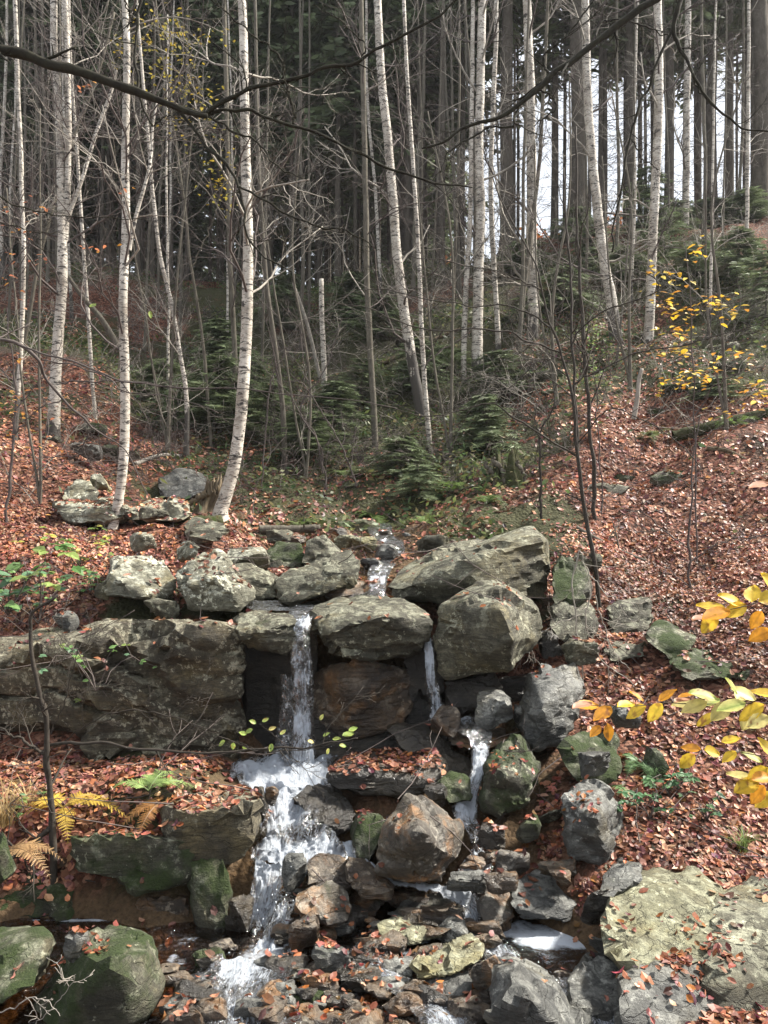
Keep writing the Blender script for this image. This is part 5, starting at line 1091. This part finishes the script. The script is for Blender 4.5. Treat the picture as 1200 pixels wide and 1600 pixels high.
# yellow leaves of the young beech on the right bank (a sapling of its own, behind the thin brown stem)
def leafy_sapling(label, D, base_px, limbs, clusters, cols, Lm, seed, mat='twig', name='beech_sapling', per=1.0):
    t = sapling(name, label, D, limbs, mat, seed, (5, .3, 1), base_px, 'sapling'); b = np.array(t.location[:]); R = np.random.default_rng(seed)
    for (cx, cy, sx, sy, n) in clusters:
        lm = MB()
        for _ in range(int(n * per)):
            c = P(R.normal(cx, sx * .5), R.normal(cy, sy * .5), D + R.normal() * .15) - b; a = R.uniform(0, 6.28)
            lm.add(leafV(c, np.array((math.cos(a), math.sin(a), R.normal() * .25)), np.array((R.normal() * .3, R.normal() * .3 - .3, 1)), Lm * R.uniform(.7, 1.2), Lm * .6, .1, .15), LEAF_Q, LEAF_T, np.array(cols[R.integers(len(cols))]) * R.uniform(.7, 1.2))
        o = obj('leaf_spray', lm.mesh('leaf_spray', False, True), M['leaf'], t); o['kind'] = 'stuff'
    return t
leafy_sapling('young beech with layers of yellow orange leaves on the right slope', 9.0, 1090, [([(1090,900),(1088,800),(1087,700),(1084,600),(1080,500),(1075,420),(1072,380)], (5,5,4,3,2), 0), ([(1086,650),(1120,600),(1160,580),(1200,570)], (4,3,2), .2), ([(1082,560),(1040,545),(1010,540)], (3,2,2), .2), ([(1080,500),(1110,470),(1150,460)], (3,2,2), .1)],
  [(1085,400,24,20,9),(1030,430,24,14,9),(1065,445,40,14,8),(1045,470,36,14,14),(1110,472,34,14,16),(1140,485,30,20,14),(1060,490,34,10,12),(1060,515,34,16,16),(1045,548,50,12,18),(1115,580,80,20,12),(1080,595,40,20,16),(1095,590,14,10,6),(1160,550,50,14,10),(1190,610,30,30,20),(1150,640,40,16,8),(1040,600,30,20,8),(1020,420,20,30,5)], [(.64,.44,.04),(.64,.40,.05),(.55,.27,.05),(.64,.52,.14)], .088, 301, per=1.35)
leafy_sapling('young beech with rusty pink leaves at the left edge', 8.6, 10, [([(10,800),(20,720),(25,640),(20,560),(10,480)], (9,8,7,5,3), 0), ([(22,680),(60,640),(100,620)], (4,3,2), .2), ([(20,600),(-10,560),(-30,520)], (4,3,2), .2), ([(24,640),(60,590),(80,540)], (3,3,2), 0)],
  [(20,620,60,30,22),(60,650,60,30,22),(10,700,50,20,16),(80,700,50,20,14),(20,560,40,30,12),(15,800,60,16,18),(30,470,30,30,6),(10,830,40,12,10)], [(.48,.2,.07),(.5,.26,.14),(.55,.3,.08),(.4,.16,.09)], .06, 305)
leafy_sapling('beech twigs with a few orange leaves at the upper left edge', 7.5, -40, [([(-60,1000),(-50,700),(-30,500),(10,420),(60,370)], (9,8,6,4,2), 0), ([(-30,500),(0,440),(20,380),(40,320)], (4,3,2), .1), ([(-10,460),(40,420),(60,400)], (3,2,2), 0)],
  [(15,320,30,14,8),(30,360,40,16,8),(70,330,16,8,6),(20,400,40,14,8),(60,410,20,10,5),(10,435,20,10,6),(130,135,16,8,8),(150,385,40,8,8),(190,300,14,10,3)], [(.5,.2,.1),(.55,.26,.05),(.4,.15,.09)], .05, 309)
leafy_sapling('slender tree with sparse small yellow leaves in the upper left', 14.0, 330, [([(330,700),(320,560),(300,420),(285,300),(270,180),(250,60),(240,-60)], (9,8,7,6,4), 0), ([(300,420),(330,350),(350,280)], (4,3,2), 0), ([(285,300),(250,220),(230,150)], (4,3,2), 0)],
  [(290,60,60,50,46),(260,110,50,50,34),(310,150,40,60,34),(200,60,40,50,20),(340,260,30,60,26),(350,300,30,40,18),(240,40,50,30,24),(280,200,40,40,16)], [(.45,.36,.06),(.36,.32,.08),(.5,.36,.05)], .085, 313, 'grey_bark', 'birch_sapling', 1.8)
leafy_sapling('small shrub with pale green leaves behind the dark sapling', 9.8, 940, [([(940,760),(935,680),(930,600),(925,540)], (5,4,3,2), 0), ([(935,640),(955,580),(945,530)], (3,2,2), 0)], [(930,540,26,24,26),(925,575,24,24,26),(950,600,20,20,14),(930,510,18,10,10)], [(.24,.34,.10),(.32,.4,.14),(.18,.28,.1)], .05, 317)
# ------------------------------------------------------------------ logs, ferns, brambles, undergrowth
def log(label, p0, p1, D0, D1, w, mat, name='fallen_log', stubs=2, seed=0):
    R = np.random.default_rng(seed); a, b = P(*p0, D0), P(*p1, D1); rr_ = w[0] / 4 / F * D0; a[2] = gz(a[0], a[1])[0] + rr_; b[2] = gz(b[0], b[1])[0] + rr_; mid_ = (a + b) / 2; mid_[2] = max(mid_[2], gz(mid_[0], mid_[1])[0] + rr_); c = spline([a, mid_ + R.normal(size=3) * .02, b], 24); mb = MB(); mb.tube(c - a, np.linspace(w[0], w[1], 24) / 2 / F * D0, 12, wob=.18, seed=seed)
    t = thing(name, label, 'log', a); obj('trunk', mb.mesh('trunk'), M[mat], t)
    for _ in range(stubs):
        mb = MB(); j = R.integers(5, 20); grow(mb, c[j] - a, R.normal(size=3) + np.array((0, -.3, .8)), .35, .012, 1, R, nch=3, k=4, seg=4); obj('branch_stub', mb.mesh('branch_stub'), M[mat], t)
log('mossy fallen log on the right slope', (1052,672), (1215,645), 12.6, 12.3, (20, 17), 'moss', seed=1)
log('broken branch lying in leaves on the right slope', (1105,705), (1165,735), 11.2, 10.9, (8, 5), 'dead_wood', seed=2)
log('dark root like log bridging beneath the two birches', (190,820), (345,800), 9.3, 9.8, (12, 22), 'moss', seed=3, stubs=1)
log('thin fallen trunk across the upper slope', (590,505), (790,470), 18.5, 19.5, (8, 6), 'dead_wood', seed=4)
log('fallen pole slanting across the gully', (210,745), (300,690), 12.2, 13.2, (7, 5), 'pale_twig', seed=5)
log('mossy log below the thin brown stem', (900,820), (1010,850), 9.2, 9.0, (9, 6), 'dark_bark', seed=6)
log('dark log lying behind the upper stream', (405,822), (500,815), 10, 10.2, (15, 12), 'dark_bark', seed=7)
log('thin pale branch fallen on the left slope', (250,640), (330,600), 15, 15.6, (6, 4), 'pale_twig', seed=8)
log('dead pole lying on the right upper slope', (770,480), (870,500), 18, 17.6, (7, 5), 'pale_twig', seed=9)
def stump(label, px, py, w, h, D, mat, lean=(0, 0), name='tree_stump', roots=(), seed=0):
    """a broken stump: fluted sides flaring into roots, a ragged splintered top"""
    g = P(px, py, D); t = thing(name, label, 'stump', g); R = np.random.default_rng(seed); k, n = 40, 22
    r0 = w / 2 / F * D; H = h / F * D; th = np.arange(k) / k * 2 * math.pi
    top = 1 + .35 * fbm(np.stack([np.cos(th) * 2.2, np.sin(th) * 2.2, np.full(k, seed)], 1), 3, seed) + .22 * vnoise(np.stack([th * 9, 0 * th, 0 * th], 1), seed + 2)
    V = []
    for i in range(n):
        u = i / (n - 1); fl = 1 + (.22 * np.cos(5 * th + seed) + .1 * np.cos(11 * th)) * (1.1 - u) + .06 * vnoise(np.stack([np.cos(th) * 4, np.sin(th) * 4, np.full(k, u * 3)], 1), seed)
        r = r0 * (.62 + .5 * (1 - u) ** 2.5) * fl
        V.append(np.stack([np.cos(th) * r + lean[0] * u * H, np.sin(th) * r + lean[1] * u * H, u * H * top - .1], 1))
    for i in range(4):      # hollow inside of the break
        u = .75 - .25 * i; V.append(np.stack([np.cos(th) * r0 * .5 * u + lean[0] * H * .9, np.sin(th) * r0 * .5 * u, np.full(k, H * (.75 - .05 * i)) - .1 + .05 * H * vnoise(np.stack([th * 5, np.full(k, i * 3.), 0 * th], 1), seed)], 1))
    V = np.concatenate(V); m = n + 4; i = np.arange(m - 1)[:, None] * k; j = np.arange(k)[None]; j2 = (j + 1) % k
    obj('trunk', mesh_np('trunk', V, np.stack([i + j, i + j2, i + k + j2, i + k + j], -1).reshape(-1, 4)), M[mat], t)
    for rp, rw in roots:
        mb = MB(); traced(mb, rp, D - .12, rw, 8, seed=len(rp), jit=.6); mb.V = [v - g for v in mb.V]; obj('root', mb.mesh('root'), M['dead_wood' if mat == 'dead_wood' else 'grey_bark'], t)
stump('rotten split stump leaning beside the leaning white birch', 322, 792, 40, 46, 10.3, 'dead_wood', (.3, 0), seed=3, roots=[([(325,770),(300,785),(278,800)], (20,14,8))])
stump('mossy stump with exposed grey roots on the central slope', 795, 770, 60, 62, 11.2, 'moss', (-.1, 0), seed=6, roots=[([(770,715),(785,740),(797,778)], (13,12,8)), ([(758,722),(772,750),(776,780)], (11,10,7)), ([(808,720),(818,745),(832,778)], (11,9,7))])
# ferns
def frond(mb, b, d, L, R, col, npin=17, wid=.36, droop=.7):
    d = np.array(d, float); d /= np.linalg.norm(d); h = np.array((d[0], d[1], 0)); h /= np.linalg.norm(h) + 1e-9
    t = np.linspace(0, 1, 14); c = b + d * (t * L)[:, None] + np.array((0, 0, -1)) * (droop * L * t ** 2.2)[:, None]; mb.tube(c, np.linspace(.004, .0012, 14), 4, np.array(col) * .6)
    tg = np.gradient(c, axis=0); tg /= np.linalg.norm(tg, axis=1)[:, None]
    for i in range(npin):
        u = .14 + .86 * i / npin; j = u * 13; k = min(int(j), 12); q = c[k] + (c[k + 1] - c[k]) * (j - k); f = tg[k]; s = np.cross(f, np.array((0, 0, 1))); s /= np.linalg.norm(s) + 1e-9; n = np.cross(s, f)
        ln = L * wid * math.sin(math.pi * (.12 + .88 * u) ** .7) * R.uniform(.85, 1.1) * .5 + .01
        for sg in (-1, 1):
            pd = s * sg * .92 + f * .4 - n * R.uniform(-.1, .25); pd /= np.linalg.norm(pd); pw = np.cross(n, pd)
            cc = np.array(col) * R.uniform(.7, 1.25); m = 6
            for a in range(m):
                u0, u1 = a / m, (a + 1) / m; w0 = ln * .24 * (1 - u0 * .8); o = q + pd * ln * u0; e = q + pd * ln * u1
                mb.add([o, o + (e - o) * .55 + pw * w0, e, o + (e - o) * .55 - pw * w0], [(0, 1, 2, 3)], None, cc)
def fern(label, px, D, nf, L, col, seed, zoff=0.0, rise=.9, spread=None, py=None):
    R = np.random.default_rng(seed); g = on_ground(px, D) if py is None else P(px, py, D); t = thing('fern', label, 'fern', g)
    for i in range(nf):
        a = R.uniform(0, 6.28) if spread is None else R.uniform(*spread); mb = MB(); frond(mb, np.zeros(3), (math.cos(a), math.sin(a), rise * R.uniform(.5, 1.4)), L * R.uniform(.75, 1.2), R, col); obj('frond', mb.mesh('frond', False, True), M['leaf'], t)
GOLD, FG, BRN = (.50,.34,.06), (.16,.24,.07), (.34,.17,.06)
fern('golden yellow fern on the lower left bank by the crooked sapling', 98, 4.75, 7, .38, GOLD, 1, rise=.55, py=1262)
fern('pale green fern above the grey corner block', 232, 4.85, 6, .34, (.26,.36,.12), 2, rise=.8, py=1235)
fern('withered brown fern beside the pale green fern', 250, 4.8, 6, .26, BRN, 3, rise=.2, py=1255)
fern('brown curled fern at the lower left frame edge', 5, 4.3, 4, .3, (.4,.25,.12), 4, rise=.5, py=1330)
fern('orange bracken tuft by the stones above the falls', 385, 8.7, 8, .34, (.4,.17,.05), 5, rise=.8)
fern('green fern left of the feathery little spruce', 590, 11.4, 8, .55, FG, 6); fern('green fern beside the mossy stump', 712, 11.6, 8, .6, FG, 7); fern('green fern low behind the falls', 665, 10.2, 7, .45, FG, 8)
fern('fern clump under the dark sapling branches', 760, 10.2, 7, .45, (.12,.17,.06), 9); fern('fern above the dark log behind the stream', 470, 10.6, 8, .5, (.14,.18,.06), 10); fern('fern on the slope left of the grey barked tree', 540, 12.5, 8, .6, (.15,.2,.07), 11)
fern('tan bracken on the stream bank by the orange tuft', 440, 9.6, 7, .4, (.36,.24,.1), 12); fern('small green fern behind the upright grey boulder', 1000, 5.4, 5, .22, (.14,.24,.1), 13); fern('fern frond by the dark stub of rock on the right bank', 950, 5.2, 4, .25, (.16,.28,.11), 14)
fern('dull fern beside the yellow leaved young beech', 1020, 12.5, 7, .5, (.13,.16,.06), 15); fern('fern near the mossy fallen log', 1150, 12.2, 7, .55, FG, 16)
# brambles with green leaflets on the banks
def bramble(label, px, D, n, L, nl, Ls, cols, seed, py=None, name='bramble', cat='bramble'):
    R = np.random.default_rng(seed); g = on_ground(px, D) if py is None else P(px, py, D); t = thing(name, label, cat, g)
    for i in range(n):
        a = R.uniform(0, 6.28); mb = MB(); lm = MB(); m = 8; tt = np.linspace(0, 1, m); d = np.array((math.cos(a), math.sin(a), 0))
        c = d * (tt * L)[:, None] * R.uniform(.5, 1.1) + np.array((0, 0, 1)) * (np.sin(tt * 2.4) * L * R.uniform(.3, .8))[:, None] + R.normal(size=(m, 3)) * .02; c[0] = 0
        mb.tube(c, np.linspace(.004, .002, m), 4); st = obj('stem', mb.mesh('stem'), M['twig'], t)
        for k in range(nl):
            j = R.integers(1, m); q = c[j]; b = R.uniform(0, 6.28); col = np.array(cols[R.integers(len(cols))]) * R.uniform(.7, 1.2)
            for da in (-.9, 0, .9): lm.add(leafV(q, np.array((math.cos(b + da), math.sin(b + da), R.normal() * .2)), np.array((R.normal() * .3, R.normal() * .3 - .3, 1)), Ls * R.uniform(.8, 1.2), Ls * .62, .1, .15), LEAF_Q, LEAF_T, col)
        o = obj('leaves', lm.mesh('leaves', False, True), M['leaf'], st); o['kind'] = 'stuff'
BG = [(.10,.20,.06),(.16,.28,.09),(.26,.34,.10),(.12,.22,.12)]
bramble('big leaved bramble at the left edge above the ledge', 12, 5.2, 7, .55, 5, .1, BG, 1, 960)
bramble('bramble sprawling on the left bank below the orange leaves', 60, 6.6, 7, .6, 5, .06, BG, 2)
bramble('bramble with yellow green leaves beside the straight birch', 125, 7.4, 8, .55, 5, .055, [(.3,.36,.08),(.2,.3,.08),(.4,.38,.08)], 3)
bramble('bramble trailing over the left end of the ledge', 80, 5.9, 7, .6, 4, .05, BG, 4)
bramble('low bramble by the slanting slab', 150, 6.9, 6, .45, 4, .05, BG, 5)
bramble('dark green bramble left of the upright grey boulder', 1015, 4.9, 6, .25, 4, .045, [(.05,.14,.05),(.08,.18,.08)], 6)
bramble('second green bramble on the right bank by the upright boulder', 1045, 5.1, 6, .28, 4, .045, [(.06,.15,.06),(.1,.2,.08)], 7)
bramble('small green plant behind the huge yellow green boulder', 1105, 4.9, 5, .22, 3, .04, [(.06,.14,.07),(.1,.18,.08)], 8)
bramble('bramble shoots on the moss at far lower left', 20, 4.8, 5, .3, 3, .04, BG, 9)
bramble('trailing bramble leaves hanging over the ledge face', 150, 5.5, 6, .5, 3, .045, BG, 10, 1080)
# grass tufts
def grass(label, px, D, n, L, seed, col=(.16,.22,.06), py=None):
    R = np.random.default_rng(seed); g = on_ground(px, D) if py is None else P(px, py, D); mb = MB()
    for _ in range(n):
        a = R.uniform(0, 6.28); l = L * R.uniform(.5, 1.2); d = np.array((math.cos(a), math.sin(a), 0)); s = np.array((-d[1], d[0], 0)) * .003; t = np.linspace(0, 1, 5)[:, None]; c = d * l * .7 * t ** 1.5 + np.array((0, 0, 1)) * l * (t - .55 * t ** 2.5) + R.normal(size=3) * np.array((.02, .02, 0))
        V = np.concatenate([c - s * (1.1 - t), c + s * (1.1 - t)]); mb.add(V, [(i, i + 5, i + 6, i + 1) for i in range(4)], None, np.array(col) * R.uniform(.6, 1.4))
    o = obj('grass_tuft', mb.mesh('grass_tuft', False, True), M['leaf'], None, g); tag(o, label, 'grass', kind=None)
grass('grass tuft among leaves on the lower right bank', 1160, 4.7, 60, .2, 1); grass('grass tuft behind the upright grey boulder', 1020, 5.25, 60, .22, 2, (.12,.2,.09)); grass('tall dry grass at the lower left edge', 5, 4.7, 90, .4, 3, (.42,.3,.14), 1290); grass('dry straw tuft beside the crooked sapling', 40, 4.9, 60, .3, 4, (.45,.33,.16), 1265)
grass('grass tuft under the straight birch', 215, 9.4, 60, .3, 5, (.3,.3,.1)); grass('bright grass beside the orange bracken', 408, 8.9, 60, .2, 6, (.2,.3,.06))
# bare undergrowth on the slope: nobody could count it
R = np.random.default_rng(99); mb = MB()
for k in range(250):
    u = R.random()
    px, Y = (R.uniform(150, 900), R.uniform(11.5, 23)) if u < .7 else (R.uniform(-30, 1230), R.uniform(9.5, 27))
    g = on_ground(px, Y)
    for j in range(4):
        a = R.uniform(0, 6.28); grow(mb, g, (math.cos(a), math.sin(a), R.uniform(.5, 1.4)), R.uniform(.4, 1.1), .005, 2, R, up=-.03, wander=.28, nch=4, k=3, seg=4, shr=.55, rmin=.0028)
o = mb.build('undergrowth', M['twig']); tag(o, 'tangle of bare grey brown bramble stems covering the slope', 'undergrowth', kind='stuff')
mb = MB()
for k in range(110):
    px, Y = R.uniform(-30, 1230), R.uniform(13, 24); g = on_ground(px, Y)
    for j in range(3):
        a = R.uniform(0, 6.28); grow(mb, g, (math.cos(a), math.sin(a), R.uniform(.2, 1.2)), R.uniform(.8, 1.8), .007, 2, R, up=-.06, wander=.25, nch=4, k=3, seg=5, shr=.5, rmin=.0035)
o = mb.build('dead_brushwood', M['pale_twig']); tag(o, 'pale dead brushwood strewn over the upper slope', 'undergrowth', kind='stuff')
mb = MB()
for k in range(420):
    Y = R.uniform(4.5, 15); x = R.uniform(-.6, .6) * Y; h, nn, fi, dd = bvh.ray_cast((x, Y, 30), (0, 0, -1))
    if h is None or h.z < .02 or nn.z < .5: continue
    a = R.uniform(0, 6.28); d = np.array((math.cos(a), math.sin(a), 0)); nn = np.array(nn[:]); d -= nn * d.dot(nn); grow(mb, np.array(h[:]) + nn * .02, d, R.uniform(.2, .8), .004, 1, R, up=0, wander=.12, nch=2, k=4, seg=4, rmin=.002)
o = mb.build('fallen_twigs', M['twig']); tag(o, 'thin broken twigs scattered over the fallen leaves', 'twigs', kind='stuff')
# low green plants: bilberry, moss tufts, seedlings
V, C = [], []
n = 190000; Yg = np.sqrt(R.uniform(81, 30 ** 2, n)); xg = R.uniform(-.6, .6, n) * Yg
l, g_, w = cover(xg, Yg); q = np.stack([xg, Yg, 0 * xg], 1); keep = R.random(n) < np.clip((g_ - .25) * 1.6, .05, 1) * sm(-.1, .35, fbm(q * 1.1, 3, 77)); xg, Yg = xg[keep], Yg[keep]; zg = gz(xg, Yg); n = len(xg)
c = np.stack([xg, Yg, zg], 1) + np.stack([R.normal(size=n) * .03, R.normal(size=n) * .03, np.abs(R.normal(size=n)) * .11], 1)
d = R.normal(size=(n, 3)); d[:, 2] = d[:, 2] * .5 + .2; d /= np.linalg.norm(d, axis=1)[:, None]; s = np.cross(d, R.normal(size=(n, 3))); s /= np.linalg.norm(s, axis=1)[:, None]; L = R.uniform(.05, .15, n)[:, None]
V = np.stack([c, c + d * L * .5 + s * L * .2, c + d * L, c + d * L * .5 - s * L * .2], 1).reshape(-1, 3)
cols = np.array([(.08,.12,.04),(.12,.15,.05),(.14,.15,.06),(.16,.14,.07),(.055,.09,.04)])[R.integers(0, 5, n)] * R.uniform(.6, 1.4, (n, 1))
o = obj('ground_plants', mesh_np('ground_plants', V, (np.arange(n)[:, None] * 4 + np.array([[0, 1, 2, 3]])), attrs={'tint': np.repeat(cols, 4, 0)}, smooth=False), M['leaf']); tag(o, 'low green bilberry and moss plants between leaves on the slope', 'ground cover', kind='stuff')
# ------------------------------------------------------------------ damp forest air
hz = bpy.data.materials.new('forest_haze'); hz.use_nodes = True; nt = hz.node_tree
for n_ in list(nt.nodes):
    if n_.type == 'BSDF_PRINCIPLED': nt.nodes.remove(n_)
pv = nt.nodes.new('ShaderNodeVolumePrincipled'); pv.inputs['Color'].default_value = (.93, .96, 1, 1); pv.inputs['Density'].default_value = .00045; pv.inputs['Anisotropy'].default_value = .3
nt.links.new(pv.outputs[0], nt.nodes['Material Output'].inputs['Volume'])
V = np.array([(x, y, z) for z in (-4.0, 52.0) for y in (-14.0, 136.0) for x in (-150.0, 150.0)])
o = obj('haze', mesh_np('haze', V, np.array([(0, 2, 3, 1), (4, 5, 7, 6), (0, 1, 5, 4), (2, 6, 7, 3), (0, 4, 6, 2), (1, 3, 7, 5)]), smooth=False), hz); tag(o, 'thin pale damp haze hanging between the trees', 'haze', kind='stuff')
S.cycles.volume_bounces = 0
